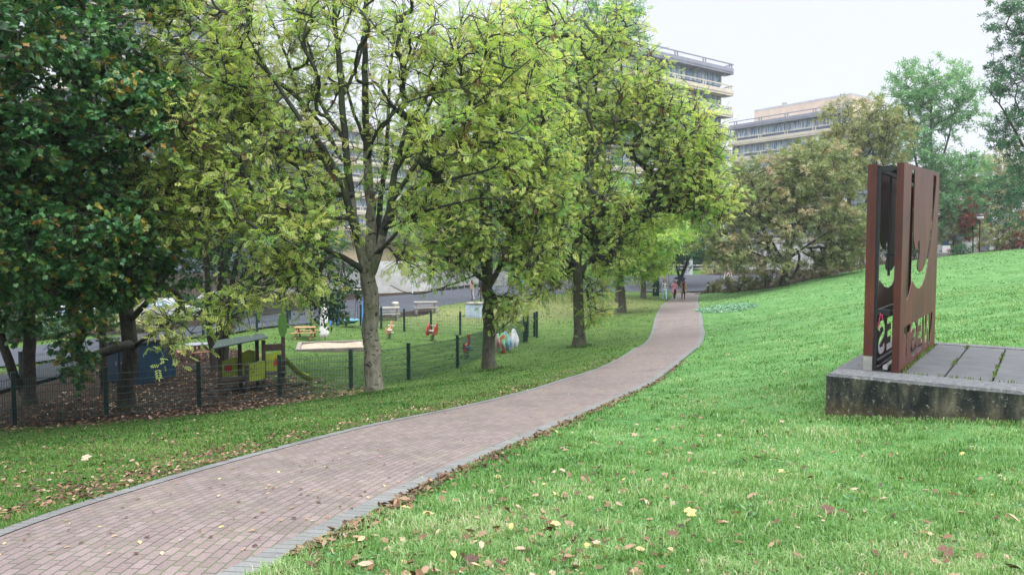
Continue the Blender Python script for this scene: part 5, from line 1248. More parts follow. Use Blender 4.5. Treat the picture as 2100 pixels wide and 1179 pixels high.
# round column under the bridge, far right of the road
b = GP(1412, 564, 93); t = thing('round_column', 'thick pale round concrete column beyond the road behind the walkers', 'column', b)
q = MB(); q.lathe([(.5, -.5), (.5, 6.2)], 24); q.build('shaft', mat('column_concrete', (.40, .43, .44), .8, 1.0, .12), t, smooth=False); q = MB(); q.lathe([(.55, 6.2), (1.2, 6.8), (1.2, 7.3)], 24); q.build('head', M_LGREY, t)
b = GP(1440, 560, 108); t = thing('covered_walkway', 'grey covered walkway with glazed dark front behind the round column', 'building', b, R(-3))
q = MB(); q.box((2, 3, 3.3), (34, 6, .5)); q.build('roof', M_LGREY, t); q = MB(); q.box((2, 5, 1.3), (33, .3, 3.6)); q.build('wall', M_WALLD, t); q = MB(); q.box((2, .2, .75), (34, .08, .1)); q.box((2, .2, .3), (34, .06, .06)); q.build('railing', M_WHITE, t)
for x in (-12, -4, 4, 12): q = MB(); q.tube([(x, .6, -.5), (x, .6, 3.1)], .18, 10); q.build('column', M_LGREY, t)
b = GP(1960, 522, 92); t = thing('low_building', 'white rendered building glimpsed below the shrubs near the lamp post', 'building', b, R(-8))
q = MB(); q.box((0, 3, 1.6), (14, 5, 4.2)); q.build('wall', M_WWALL, t)
for x in (-3.2, .4, 3.6): q = MB(); q.box((x, .47, 1.4), (1.0, .1, 2.6)); q.build('dark_opening', M_WALLD, t)
q = MB(); q.box((0, 2.8, 3.8), (14.6, 5.8, .3)); q.build('roof', M_DGREY, t)
b = GP(1760, 545, 88); t = thing('low_building', 'pale wall and terrace seen through gaps beside the bronze-leaved tree', 'building', b, R(-6))
q = MB(); q.box((-2, 3, 1.0), (22, .4, 3.2)); q.build('wall', M_WWALL, t); q = MB(); q.box((-2, 1.2, .55), (22, .05, .06)); q.build('handrail', M_WHITE, t)
b = GP(1952, 529, 70.5); t = thing('low_wall', 'low pale stone edging wall at the top of the lawn', 'wall', b, R(20))
q = MB(); q.box((-.3, 0, .05), (4.6, .5, .5), bev=.04); q.build('stone_course', M_GREYC, t); q = MB(); q.box((3.6, .4, .1), (2.2, .4, .4), bev=.04); q.build('end_stone', M_GREYC, t)

# ------------------------------------------------------------------ street furniture
b = GP(2008, 514, 74); t = thing('street_lamp', 'dark lamp post with a pale globe head on top of the lawn', 'lamp', b)
q = MB(); q.tube([(0, 0, -.2), (0, 0, .5), (0, 0, 3.3)], [.10, .075, .055], 10); q.build('post', M_BLACK, t)
q = MB(); q.lathe([(.07, 3.28), (.27, 3.38), (.33, 3.55), (.30, 3.62)], 16); q.build('globe', M_WHITE, t, smooth=True); q = MB(); q.lathe([(.32, 3.62), (.34, 3.66), (.28, 3.82), (.1, 3.92), (.02, 3.95)], 16); q.build('hood', mat('brown_hood', (.06, .045, .05), .4), t, smooth=True)
b = GP(1940, 527, 72); t = thing('notice_board', 'white notice board with pink spot and dark header at the lawn edge', 'sign', b, R(-12))
q = MB(); q.box((0, 0, .62), (.70, .06, .85)); q.build('board', M_WHITE, t); q = MB(); q.box((-.02, -.01, 1.28), (.46, .07, .36)); q.build('header', mat('navy_panel', (.015, .05, .10), .5), t); q = MB(); q.tube([(.12, -.04, .58), (.12, -.034, .58)], .16, 12); q.build('pink_spot', mat('pink_print', (.75, .28, .42), .6), t)
q = MB(); q.box((-.3, .05, .2), (.05, .05, 1.0)); q.box((.3, .05, .2), (.05, .05, 1.0)); q.build('legs', M_BLACK, t)
b = GP(1493, 574, 83); t = thing('warning_sign', 'white triangular folding roadworks sign with red border across the road', 'sign', b, R(-10)); t.scale = (.8, .8, .8)
q = MB(); q.prism([(-.62, .0), (.62, .0), (.62, .14), (-.62, .14)], -.30, -.26); q.bar((-.58, -.28, .05), (-.30, .05, 1.35), .05); q.bar((.58, -.28, .05), (.30, .05, 1.35), .05); q.build('frame', M_WHITE, t)
q = MB(); q.prism([(-.56, .25), (.56, .25), (0, 1.25)], -.20, -.17); pp_ = q.build('triangle', M_RED, t); q = MB(); q.prism([(-.42, .33), (.42, .33), (0, 1.07)], -.206, -.2); q.build('white_field', M_WHITE, pp_)
q = MB(); q.prism([(-.10, .42), (.02, .42), (.06, .62), (.14, .5), (.2, .42), (.26, .42), (.12, .7), (.02, .78), (-.04, .66)], -.212, -.206); q.build('pictogram', M_BLACK, pp_)
q = MB(); q.lathe([(.03, 1.30), (.11, 1.34), (.11, 1.52), (.03, 1.55)], 12); q.build('lamp_head', mat('amber_lens', (.7, .6, .45), .3), t)
b = GP(1371, 604, 66); t = thing('sign_post', 'slim pale signpost with crossed fingers behind the walker in jeans', 'sign post', b, R(5))
q = MB(); q.tube([(0, 0, -.2), (0, 0, 2.45)], .045, 8); q.build('post', M_STEEL, t)
for z, x in ((2.40, .0), (2.08, -.16), (2.08, .2)): q = MB(); q.box((x, -.05, z), (.40 if z > 2.2 else .26, .03, .07 if z > 2.2 else .10)); q.build('finger', M_WHITE, t)
b = GP(1345, 600, 65); t = thing('info_pillar', 'tall dark teal information pillar beside the smallest ash', 'pillar', b, R(-6))
q = MB(); q.box((0, 0, .95), (.58, .22, 2.3), bev=.01); q.build('body', mat('dark_teal_paint', (.010, .040, .055), .4, 4, .2), t); q = MB(); q.box((.12, -.113, 1.80), (.16, .008, .07)); q.build('label_plate', M_STEEL, t)
b = GP(1452, 600, 66); t = thing('bollard', 'striped wooden bollard at the path mouth by the hedge end', 'bollard', b)
q = MB(); q.tube([(0, 0, -.1), (0, 0, .9)], .07, 10); q.build('post', M_TIMBER, t); q = MB(); q.tube([(0, 0, .62), (0, 0, .74)], .075, 10); q.build('white_band', M_WHITE, t); q = MB(); q.lathe([(.08, .9), (.08, .96), (.03, 1.0)], 10); q.build('cap', M_BLACK, t)
q = MB(); a0 = GP(1424, 603, 65, .04); q.tube([(0, 0, .05), (.5, .1, .02), (.9, .0, .05), (1.3, .15, .14), (1.7, .2, .10)], [.02, .04, .045, .05, .03], 6); q.tube([(.9, 0, .05), (1.0, -.1, .25), (1.15, -.1, .5)], [.025, .02, .01], 5)
o = q.build('fallen_branch', BK_DARK); o.location = a0; tag(o, 'broken branch lying on the path edge near the hedge', 'branch')
for u, v, Y, lab in ((684, 655, 49, 'thin brown post at the road edge left of the big ash'), (968, 640, 58, 'rusty thin post in front of the pale walker'), (986, 648, 52, 'thin dark post beside the pale blue block')):
    o = MB().tube([(0, 0, -.1), (0, 0, 2.0)], .045, 8).lathe([(.055, 2.0), (.05, 2.03), (.01, 2.05)], 8).build('marker_post', M_TIMBER); o.location = GP(u, v, Y); tag(o, lab, 'post', 'thin posts by the road')
o = MB().tube([(0, 0, 0), (0, 0, .9)], .05, 8).box((0, 0, 1.25), (.38, .28, .75), bev=.02).box((0, -.145, 1.4), (.26, .012, .2), m=1).build('meter_box', [M_WHITE, M_BLUE]); o.location = GP(846, 607, 80); tag(o, 'small white meter box against the white wall', 'box')

# bicycles by the planter
def bicycle(label, b, rz, m_):
    t = thing('bicycle', label, 'bicycle', b, rz, 'bicycles parked at the racks')
    for x in (-.52, .52):
        q = MB(); q.tube([(x + .34 * math.cos(a * PI / 10), 0, .35 + .34 * math.sin(a * PI / 10)) for a in range(21)], .025, 6)
        for k in range(5): q.bar((x, 0, .35), (x + .33 * math.cos(k * 1.26), 0, .35 + .33 * math.sin(k * 1.26)), .008)
        q.build('wheel', M_BLACK, t)
    q = MB()
    for p, r_ in (((-.52, 0, .35), (-.18, 0, .85)), ((-.52, 0, .35), (-.05, 0, .32)), ((-.05, 0, .32), (-.2, 0, .92)), ((-.05, 0, .32), (.38, 0, .82)), ((-.18, 0, .8), (.36, 0, .86)), ((.52, 0, .35), (.34, 0, 1.0))): q.tube([p, r_], .02, 6)
    q.build('bike_frame', m_, t)
    q = MB(); q.box((-.22, 0, .95), (.26, .13, .06), bev=.02); q.build('saddle', M_BLACK, t); q = MB(); q.tube([(.3, -.28, 1.02), (.36, 0, 1.0), (.3, .28, 1.02)], .018, 6); q.build('handlebar', M_BLACK, t)
bicycle('dark bicycle leaning by the planter wall', GP(1036, 592, 86), R(10), M_BLACK)
bicycle('bicycle with yellow frame beside the dark one', GP(1056, 591, 86.2), R(-14), mat('yellow_paint', (.55, .42, .06), .45))
q = MB(); q.box((0, 0, .55), (.8, .6, .9), bev=.06); q.box((0, 0, 1.02), (.84, .64, .08), bev=.02); o = q.build('wheelie_bin', mat('cyan_plastic', (.06, .36, .50), .5)); o.location = GP(1068, 589, 88); tag(o, 'cyan box bin right of the bicycles', 'bin')

# parked cars behind the left trees
def car(label, b, rz, m_):
    t = thing('parked_car', label, 'car', b, rz, 'cars parked beyond the road')
    def shell(prof, hw, inset):
        q = MB(); n = len(prof)
        for s, f in ((-1, 1), (1, 1)):
            q.v += [(x, s * (hw - (inset if z > .85 else .0) * (z - .85) / .6), z) for x, z in prof]
        q.f = [tuple(range(n)), tuple(range(2 * n - 1, n - 1, -1))] + [(j, (j + 1) % n, n + (j + 1) % n, n + j) for j in range(n)]; q.m = [0] * len(q.f); return q
    body = [(-2.05, .35), (-2.1, .65), (-2.0, .92), (-1.75, 1.0), (-1.35, 1.38), (-.9, 1.46), (.1, 1.45), (.45, 1.38), (1.05, .98), (1.7, .88), (2.05, .72), (2.1, .4), (1.9, .25), (-1.9, .25)]
    o = shell(body, .86, .22).build('body', m_, t); bv = o.modifiers.new('soft_edges', 'BEVEL'); bv.width = .05; bv.segments = 2
    for s in (-1, 1):
        q = MB(); q.prism([(-1.45, 1.0), (-1.2, 1.34), (.32, 1.34), (.85, 1.0)], s * .835 - .03, s * .835 + .0); q.v = [(x, y - s * (.10 if z > 1.2 else .0) + s * .02, z) for x, y, z in q.v]; q.build('side_window', M_GLASS, t)
    q = MB(); q.add([(.50, -.62, 1.385), (.50, .62, 1.385), (1.08, .72, 1.0), (1.08, -.72, 1.0)], [(0, 1, 2, 3)]); q.v = [(x + .03, y, z + .03) for x, y, z in q.v]; q.build('windscreen', M_GLASS, t)
    for x in (-1.3, 1.3):
        for s in (-1, 1):
            q = MB(); q.tube([(x, s * .70, .32), (x, s * .88, .32)], .32, 16); wh = q.build('wheel', M_BLACK, t); q = MB(); q.tube([(x, s * .88, .32), (x, s * .895, .32)], .2, 12); q.build('rim', M_STEEL, wh)
    for s in (-1, 1): q = MB(); q.box((2.0, s * .62, .68), (.16, .34, .14)); q.build('headlight', M_WHITE, t)
M_SILVER = mat('silver_paint', (.50, .52, .55), .3, 3, .05, metal=.3)
car('silver car parked beyond the road behind the slender maple', GP(186, 688, 44), R(12), M_SILVER)
car('pale grey car parked beyond the road between the maple limbs', GP(345, 660, 50), R(20), mat('pale_grey_paint', (.40, .41, .43), .3, 3, .05))
car('white car parked farther right behind low branches', GP(455, 640, 60), R(24), M_WHITE)
# ------------------------------------------------------------------ people
M_SKIN = mat('skin', (.52, .32, .24), .6, 8, .08)
def person_body(J, rad, name, mats, classify, parent):
    """one continuous skinned figure from a joint tree J: name -> (pos, parent)"""
    names = list(J); ix = {n: i for i, n in enumerate(names)}
    me = bpy.data.meshes.new(name + '_bones')
    me.from_pydata([J[n][0] for n in names], [(ix[n], ix[J[n][1]]) for n in names if J[n][1]], [])
    o = bpy.data.objects.new(name + '_bones', me); C.objects.link(o)
    o.modifiers.new('skin', 'SKIN')
    if not me.skin_vertices:
        bpy.context.view_layer.objects.active = o
    sv = me.skin_vertices[0].data
    for n in names: r_ = rad[n]; sv[ix[n]].radius = (r_ if isinstance(r_, tuple) else (r_, r_))
    sv[ix['pelvis']].use_root = True
    ss = o.modifiers.new('smooth', 'SUBSURF'); ss.levels = 1; ss.render_levels = 1
    dg = bpy.context.evaluated_depsgraph_get(); dg.update()
    m2 = bpy.data.meshes.new_from_object(o.evaluated_get(dg), depsgraph=dg)
    bpy.data.objects.remove(o)
    m2.materials.clear()
    for m in mats: m2.materials.append(m)
    for p in m2.polygons: p.material_index = classify(p.center); p.use_smooth = True
    m2.name = name
    return link_mesh(name, m2, parent)
def person(label, b, rz, hgt, lstep, rstep, arms, cols, coat=None, hair=None, hair_len=.35, skirt=None, pack=None, group=None):
    """facing -y locally. arms: (left elbow, left wrist, right elbow, right wrist) offsets from the shoulder"""
    t = thing('person', label, 'person', b, rz, group); k = hgt / 1.68
    J = {}; Rd = {}
    def j(n, p, par, r): J[n] = (Vector(p) * k, par); Rd[n] = r if not isinstance(r, tuple) else tuple(a * k for a in r); Rd[n] = Rd[n] if isinstance(r, tuple) else r * k
    j('pelvis', (0, 0, .92), None, (.135, .10)); j('waist', (0, 0, 1.05), 'pelvis', (.115, .085)); j('chest', (0, -.01, 1.24), 'waist', (.145, .10)); j('collar', (0, 0, 1.37), 'chest', (.10, .075))
    j('neck', (0, -.01, 1.44), 'collar', .048); j('jaw', (0, -.03, 1.51), 'neck', .062); j('head', (0, -.02, 1.59), 'jaw', (.078, .095)); j('crown', (0, 0, 1.66), 'head', .055); j('nose', (0, -.125, 1.565), 'head', .014)
    for s, n, st, ar in ((1, 'l', lstep, arms[:2]), (-1, 'r', rstep, arms[2:])):
        j(n + 'hip', (s * .085, 0, .86), 'pelvis', .092); j(n + 'knee', (s * .09, st[0] * .55 - .03, .48), n + 'hip', .058); j(n + 'ankle', (s * .085, st[0], .09 + st[1]), n + 'knee', .038); j(n + 'toe', (s * .095, st[0] - .16, .035 + st[1] * .5), n + 'ankle', .036)
        sh_ = Vector((s * .175, 0, 1.36)); j(n + 'shoulder', sh_, 'collar', .056)
        e_ = sh_ + Vector(ar[0]); w_ = sh_ + Vector(ar[1]); j(n + 'elbow', e_, n + 'shoulder', .042); j(n + 'wrist', w_, n + 'elbow', .028)
        d = (w_ - e_).normalized(); sd = d.cross(Vector((0, 1, .3))).normalized()
        j(n + 'palm', w_ + d * .07, n + 'wrist', (.030, .018))
        for f in range(4): j(n + 'f%d' % f, w_ + d * (.15 - .012 * abs(f - 1)) + sd * (.022 * (f - 1.5)) + Vector((0, -.02, 0)), n + 'palm', .009)
        j(n + 'thumb', w_ + d * .075 + sd * .05 + Vector((0, -.02, 0)), n + 'palm', .010)
    wr = [Vector(J[n + 'palm'][0]) for n in 'lr']; sk = M_SKIN; top, leg, shoe = cols
    legs_ids = .95 * k
    def cls(c):
        if min((c - w).length for w in wr) < .13 * k and c.z > .5: return 3
        if c.z > 1.43 * k: return 3
        if c.z < .085 * k: return 2
        if c.z < legs_ids and abs(c.x) < .17 * k: return 1
        return 0
    body = person_body(J, Rd, 'body', [top, leg, shoe, sk], cls, t)
    q = MB()
    for s in (-1, 1): q.box((s * .032 * k, -.112 * k, 1.605 * k), (.018, .008, .010))
    q.box((0, -.105 * k, 1.515 * k), (.04, .008, .010), m=1); q.build('face', [M_BLACK, mat('lips', (.4, .12, .11), .5)], t)
    if hair:
        q = MB(); n = 12; prof = [(.03, 1.72), (.085, 1.69), (.112, 1.63), (.118, 1.56), (.125, 1.48), (.135, 1.40), (.13, 1.60 - hair_len), (.05, 1.57 - hair_len)]
        vs = []; 
        for r_, z in prof:
            for i in range(n):
                a = R(-40) + R(260) * i / (n - 1)          # open at the face
                vs.append((r_ * math.cos(a) * 1.0 * k, (r_ * math.sin(a) * .95 + .012) * k, z * k))
        q.add(vs, [(r_ * n + i, r_ * n + i + 1, (r_ + 1) * n + i + 1, (r_ + 1) * n + i) for r_ in range(len(prof) - 1) for i in range(n - 1)])
        o = q.build('hair', hair, t, smooth=True); s_ = o.modifiers.new('thickness', 'SOLIDIFY'); s_.thickness = .02
    if coat:
        cm, zb, fl = coat; op = 34; q = MB(); n = 18; prof = [(.10, .085, 1.43), (.19, .12, 1.38), (.19, .135, 1.25), (.165, .125, 1.08), (.185, .15, .95), (.185 + fl * .5, .16 + fl * .5, (.95 + zb) / 2), (.19 + fl, .17 + fl, zb)]
        vs = []
        for rx, ry, z in prof:
            for i in range(n):
                a = R(-90 + op) + R(360 - 2 * op) * i / (n - 1); w = 1 + .05 * math.sin(i * 2.3 + z * 3)
                vs.append((rx * w * math.cos(a) * k, ry * w * math.sin(a) * k, z * k))
        q.add(vs, [(r_ * n + i, r_ * n + i + 1, (r_ + 1) * n + i + 1, (r_ + 1) * n + i) for r_ in range(len(prof) - 1) for i in range(n - 1)])
        o = q.build('coat', cm, t, smooth=True); s_ = o.modifiers.new('thickness', 'SOLIDIFY'); s_.thickness = .015
        for s in 'lr':
            q = MB(); q.tube([J[s + 'shoulder'][0], J[s + 'elbow'][0], J[s + 'elbow'][0].lerp(J[s + 'wrist'][0], .9)], [.072 * k, .062 * k, .052 * k], 10); q.build('sleeve', cm, t, smooth=True)
    if pack:
        q = MB(); q.box((0, .20 * k, 1.18 * k), (.30, .18, .42), bev=.05); q.build('backpack', pack, t)
    return t, J, k
M_JEANS = mat('light_denim', (.34, .55, .74), .8, 9, .2); M_BLACKC = mat('black_cloth', (.012, .012, .016), .8, 9, .2); M_PINK = mat('pink_coat', (.58, .24, .31), .8, 7, .2); M_CAMEL = mat('camel_coat', (.50, .33, .21), .8, 7, .2)
M_HBR = mat('brown_hair', (.09, .045, .025), .55, 20, .4); M_HDK = mat('dark_hair', (.018, .013, .012), .5, 20, .4); M_HBL = mat('fair_hair', (.24, .13, .07), .55, 20, .4)
def stripes():
    m, t, b = new_mat('striped_jacket'); c = t.nodes.new('ShaderNodeTexCoord'); wv = t.nodes.new('ShaderNodeTexWave'); wv.bands_direction = 'Z'; wv.inputs['Scale'].default_value = 2.4; wv.inputs['Distortion'].default_value = 4; wv.inputs['Detail'].default_value = 2
    t.links.new(c.outputs['Object'], wv.inputs[0]); r = ramp_node(t, [(.45, (.03, .025, .03)), (.55, (.80, .77, .74))], wv.outputs[0]); t.links.new(r.outputs[0], b.inputs[0]); b.inputs['Roughness'].default_value = .8; return m
M_WSHOE = M_WHITE
down = lambda s: ((s * .05, .03, -.27), (s * .06, -.04, -.52))
hold = lambda s: ((s * .06, -.02, -.26), (-s * .02, -.22, -.22))
WK = 'three people walking up the brick path'
P1 = person('person in patterned black and white jacket and wide pale jeans walking on the path', GP(1363, 616, 60.8), R(8), 1.72, (-.16, 0), (.20, .05), down(1) + down(-1), (stripes(), M_JEANS, M_BLACKC), None, M_HBR, .42)
P2 = person('person in long pink coat with a phone raised to the face walking on the path', GP(1383, 616, 60.8), R(6), 1.62, (.16, .04), (-.18, 0), hold(1) + ((-.10, -.06, -.24), (.02, -.20, .10)), (M_PINK, M_BLACKC, M_WSHOE), (M_PINK, .55, .03), M_HBL, .30)
P3 = person('person in open camel coat and black clothes carrying a dark umbrella', GP(1401, 616, 61.2), R(-4), 1.66, (-.12, 0), (.12, .02), ((.07, -.02, -.26), (.05, -.05, -.5)) + ((-.06, -.04, -.25), (-.04, -.20, -.10)), (M_BLACKC, M_BLACKC, M_BLACKC), (M_CAMEL, .50, .05), M_HDK, .42)
# phone and umbrella are held things
t2, J2, k2 = P2
ph_p = t2.matrix_basis @ Vector(J2['rpalm'][0])
o = MB().box((0, 0, 0), (.075, .012, .15), bev=.004).build('phone', M_BLACK); o.location = ph_p + Vector((.02, -.04, .05)); tag(o, 'dark phone held up by the person in the pink coat', 'phone')
t3, J3, k3 = P3
hp = t3.matrix_basis @ Vector(J3['rpalm'][0])
um = thing('umbrella', 'open dark blue umbrella over the person in the camel coat', 'umbrella', hp, 0)
q = MB(); q.tube([(0, -.01, -.15), (-.12, -.01, .66)], .010, 6); q.build('shaft', M_BLACK, um)
q = MB(); n = 16; prof = [(.0, .22), (.14, .205), (.30, .16), (.44, .085), (.55, .0)]
vs = [(-.14, 0, .44 + .22)]
for r_, z in prof[1:]:
    for i in range(n): a = 2 * PI * i / n; f = 1 - (.05 if i % 2 else 0) * r_ / .55; vs.append((-.14 + r_ * f * math.cos(a), r_ * f * math.sin(a), .44 + z))
q.add(vs, [(0, 1 + i, 1 + (i + 1) % n) for i in range(n)] + [(1 + r_ * n + i, 1 + r_ * n + (i + 1) % n, 1 + (r_ + 1) * n + (i + 1) % n, 1 + (r_ + 1) * n + i) for r_ in range(len(prof) - 2) for i in range(n)])
o = q.build('canopy', mat('navy_cloth', (.006, .014, .022), .9, spec=.05), um, smooth=False); s_ = o.modifiers.new('thickness', 'SOLIDIFY'); s_.thickness = .006
person('person in pale pink and white walking along the road with a pink bag', GP(969, 610, 68), R(60), 1.72, (.2, .03), (-.2, 0), down(1) + down(-1), (mat('pale_pink_cloth', (.60, .48, .50), .8), mat('white_trousers', (.62, .56, .57), .8), M_WHITE), None, M_HBR, .30, pack=mat('pink_bag', (.45, .06, .15), .7))
person('person in dark navy jacket walking along the road behind the second ash', GP(985, 607, 70), R(60), 1.76, (-.2, 0), (.2, .03), down(1) + down(-1), (mat('navy_jacket', (.012, .018, .07), .8), M_BLACKC, M_WHITE), None, M_HDK, .22)
person('person in white top and dark trousers on the terrace behind the bronze-leaved tree', GP(1703, 549, 84), R(20), 1.72, (.05, 0), (-.05, 0), down(1) + down(-1), (M_WHITE, M_BLACKC, M_BLACKC), None, M_HBL, .3)
person('person in rust red jacket on the terrace near the sculpture', GP(1738, 546, 85), R(-30), 1.74, (.08, 0), (-.08, 0), down(1) + down(-1), (mat('rust_jacket', (.35, .10, .06), .8), M_BLACKC, M_BLACKC), None, M_HBR, .3)
# ------------------------------------------------------------------ grass and fallen leaves
rg = np.random.default_rng(77)
PCx = PC[:, :2]
def path_side(x, y):
    o = np.zeros(len(x))
    tt = np.gradient(PCx, axis=0)
    for s in range(0, len(x), 20000):
        q = np.c_[x[s:s + 20000], y[s:s + 20000]]; d2 = ((q[:, None] - PCx[None, ::3]) ** 2).sum(-1); i = d2.argmin(1) * 3
        rel = q - PCx[i]; o[s:s + 20000] = np.sign(tt[i, 0] * rel[:, 1] - tt[i, 1] * rel[:, 0])
    return o
def sample(n, d0, d1, u0=-120, u1=2220):
    D = 1 / (1 / d1 + rg.random(n) * (1 / d0 - 1 / d1)); u = rg.uniform(u0, u1, n)
    return (u - U0) / F_PX * D, D, u
def noise2(x, y, s):
    return np.sin(x * s + 1.7 * np.sin(y * s * .7)) * np.sin(y * s * 1.1 + 1.3 * np.sin(x * s * .6 + 2))
def interp_attr(x, y, field):
    f = field.reshape(ny, nx); i = np.clip(np.searchsorted(gx, x) - 1, 0, nx - 2); j = np.clip(np.searchsorted(gy, y) - 1, 0, ny - 2)
    return f[j, i]
def blades(name, x, y, D, h, wd, tint, m_):
    n = len(x); z = G(x, y); az = rg.uniform(0, 2 * PI, n); ln_ = rg.uniform(.15, .75, n) * h
    dx = np.cos(az); dy = np.sin(az); px, py = -dy, dx
    # blades fan toward random headings, widths across
    B0 = np.c_[x, y, z - .01]
    W = np.c_[px, py, 0 * x] * wd[:, None] / 2
    mid = B0 + np.c_[dx * ln_ * .35, dy * ln_ * .35, h * .62]; tip = B0 + np.c_[dx * ln_, dy * ln_, h * (.85 - .2 * rg.random(n))]
    V = np.stack((B0 + W, B0 - W, mid + W * .75, mid - W * .75, tip), 1).reshape(-1, 3)
    k = np.arange(n)[:, None] * 5
    o = np_mesh(name, V, [k + np.array([[0, 1, 3, 2]]), k + np.array([[2, 3, 4]])], m_, attr={'tint': np.repeat(tint, 5)})
    return tag(o, kind='stuff')
M_GRASS = leaf_mat('grass_blade', [(0, (.042, .108, .024)), (.35, (.094, .212, .052)), (.65, (.168, .300, .096)), (.85, (.31, .375, .20)), (1, (.48, .44, .30))], .35, .6, .25)
M_GRASS2 = leaf_mat('verge_grass_blade', [(0, (.030, .085, .018)), (.4, (.064, .152, .028)), (.75, (.115, .192, .05)), (1, (.22, .23, .10))], .35, .6, .2)  # darker than the lawn blades, tree shade mixed into the colour
x, y, u = sample(680000, 2.5, 66, -200, 2350)
ok = (strip_dist(x, y, PL, PR) < .01) & ~in_plinth(x, y, .01) & (strip_dist(x, y, rn, rf) < 0)
x, y = x[ok], y[ok]; sd_ = path_side(x, y); soil_v = interp_attr(x, y, soil); ol = interp_attr(x, y, olive)
_sp = P(682, 709, 34.3); keep = (soil_v < .45) & (((x - _sp[0]) / 1.85) ** 2 + ((y - _sp[1]) / 1.75) ** 2 > 1); x, y, sd_ = x[keep], y[keep], sd_[keep]
r_ = sd_ < 0
def make_grass(name, x, y, m_, hb, t0):
    n = len(x); D = y
    tall = np.clip(.5 + .5 * noise2(x, y, 1.9) + .35 * noise2(x, y, 5.3), .28, 1.3)
    fac = np.interp(D, [3, 8, 16, 40, 62], [1, 1.0, 1.0, 1.15, 1.3])
    h = hb * (.55 + .75 * tall) * (.5 + 1.0 * rg.random(n) ** 1.6) * fac
    wd = np.interp(D, [3, 6, 12, 25, 62], [.0042, .007, .014, .035, .10]) * rg.uniform(.7, 1.3, n)
    tint = np.clip(t0 + .20 * noise2(x, y, .9) + .14 * noise2(x, y, 3.1) + rg.normal(0, .19, n) + .20 * sm(9 - D, 0, 5) - .06 * sm(D, 8, 14), 0, 1)
    return blades(name, x, y, D, h, wd, tint, m_)
make_grass('lawn_grass', x[r_], y[r_], M_GRASS, .052, .45)
make_grass('verge_grass', x[~r_], y[~r_], M_GRASS2, .05, .42)
# broad-leaved weeds in the lawn
M_WEED = leaf_mat('lawn_weed_leaf', [(0, (.030, .095, .030)), (.6, (.07, .17, .055)), (1, (.13, .24, .09))], .2)
cx, cy, cu_ = sample(230, 3.3, 26); ok = (path_side(cx, cy) < 0) & (strip_dist(cx, cy, PL, PR) < -.1) & ~in_plinth(cx, cy, .05); cx, cy = cx[ok], cy[ok]
k_ = 9; x2 = np.repeat(cx, k_) + rg.normal(0, .045, len(cx) * k_); y2 = np.repeat(cy, k_) + rg.normal(0, .045, len(cx) * k_); az = rg.uniform(0, 6.28, len(x2)); sz2 = np.repeat(rg.uniform(.02, .045, len(cx)), k_)
o = leaves_mesh('lawn_weeds', 'oak', np.c_[x2, y2, G(x2, y2) + .022], np.c_[np.cos(az), np.sin(az), rg.uniform(.2, .7, len(az))], np.c_[rg.normal(0, .25, (len(az), 2)), np.ones(len(az))], sz2, rg.random(len(az)), M_WEED, None, (0, 0, 0)); tag(o, kind='stuff')
# coarse leaning tufts
tx, ty, tu = sample(1500, 3.0, 13); ok = (path_side(tx, ty) < 0) & (strip_dist(tx, ty, PL, PR) < -.05) & ~in_plinth(tx, ty, .02); tx, ty = tx[ok], ty[ok]
kk = 16; hx = rg.uniform(0, 6.28, len(tx)); x2 = np.repeat(tx, kk) + rg.normal(0, .03, len(tx) * kk); y2 = np.repeat(ty, kk) + rg.normal(0, .03, len(tx) * kk)
blades('lawn_tufts', x2, y2, y2, np.repeat(rg.uniform(.06, .125, len(tx)), kk) * rg.uniform(.6, 1.2, len(x2)), rg.uniform(.004, .008, len(x2)) * np.interp(y2, [3, 12], [1, 1.7]), np.clip(np.repeat(rg.uniform(.15, .8, len(tx)), kk) + rg.normal(0, .12, len(x2)), 0, 1), M_GRASS)
# longer fringe at the plinth foot, the tree feet and the path edges
def fringe(name, pts, spread, n, hb, m_, t0):
    i = rg.integers(0, len(pts), n); p = pts[i] + rg.normal(0, spread, (n, 2))
    ok = (strip_dist(p[:, 0], p[:, 1], PL, PR) < .03) & ~in_plinth(p[:, 0], p[:, 1], -.0); p = p[ok]; n = len(p)
    D = p[:, 1]; h = hb * rg.uniform(.5, 1.3, n); wd = np.interp(D, [3, 6, 12, 25, 62], [.0045, .007, .012, .022, .05])
    return blades(name, p[:, 0], p[:, 1], D, h, wd, np.clip(t0 + rg.normal(0, .2, n), 0, 1), m_)
fr = np.array([PLO[:2] + PF * a + PA * -.03 for a in np.linspace(0, 3.2, 60)] + [PLO[:2] + PA * a + PF * -.04 for a in np.linspace(0, 4.6, 50)])
fringe('plinth_grass', fr, .10, 4200, .085, M_GRASS, .55)
for (uu, vv, Y, n_) in ((768, 806, 18.0, 900), (1005, 759, 25.5, 700), (1188, 711, 33, 600)):
    c = P(uu, vv, Y)[:2]; a = np.linspace(0, 2 * PI, 40); ring = np.c_[c[0] + .30 * np.cos(a), c[1] + .30 * np.sin(a)]
    fringe('trunk_foot_grass', ring, .16, n_, .13, M_GRASS2, .35)
pe = np.vstack((PR[10:120, :2] + lat[10:120, :2] * .03,)); fringe('path_edge_grass', pe, .035, 5000, .045, M_GRASS, .5)
pe = np.vstack((PL[10:140, :2] - lat[10:140, :2] * .03,)); fringe('path_edge_grass', pe, .035, 4000, .05, M_GRASS2, .4)

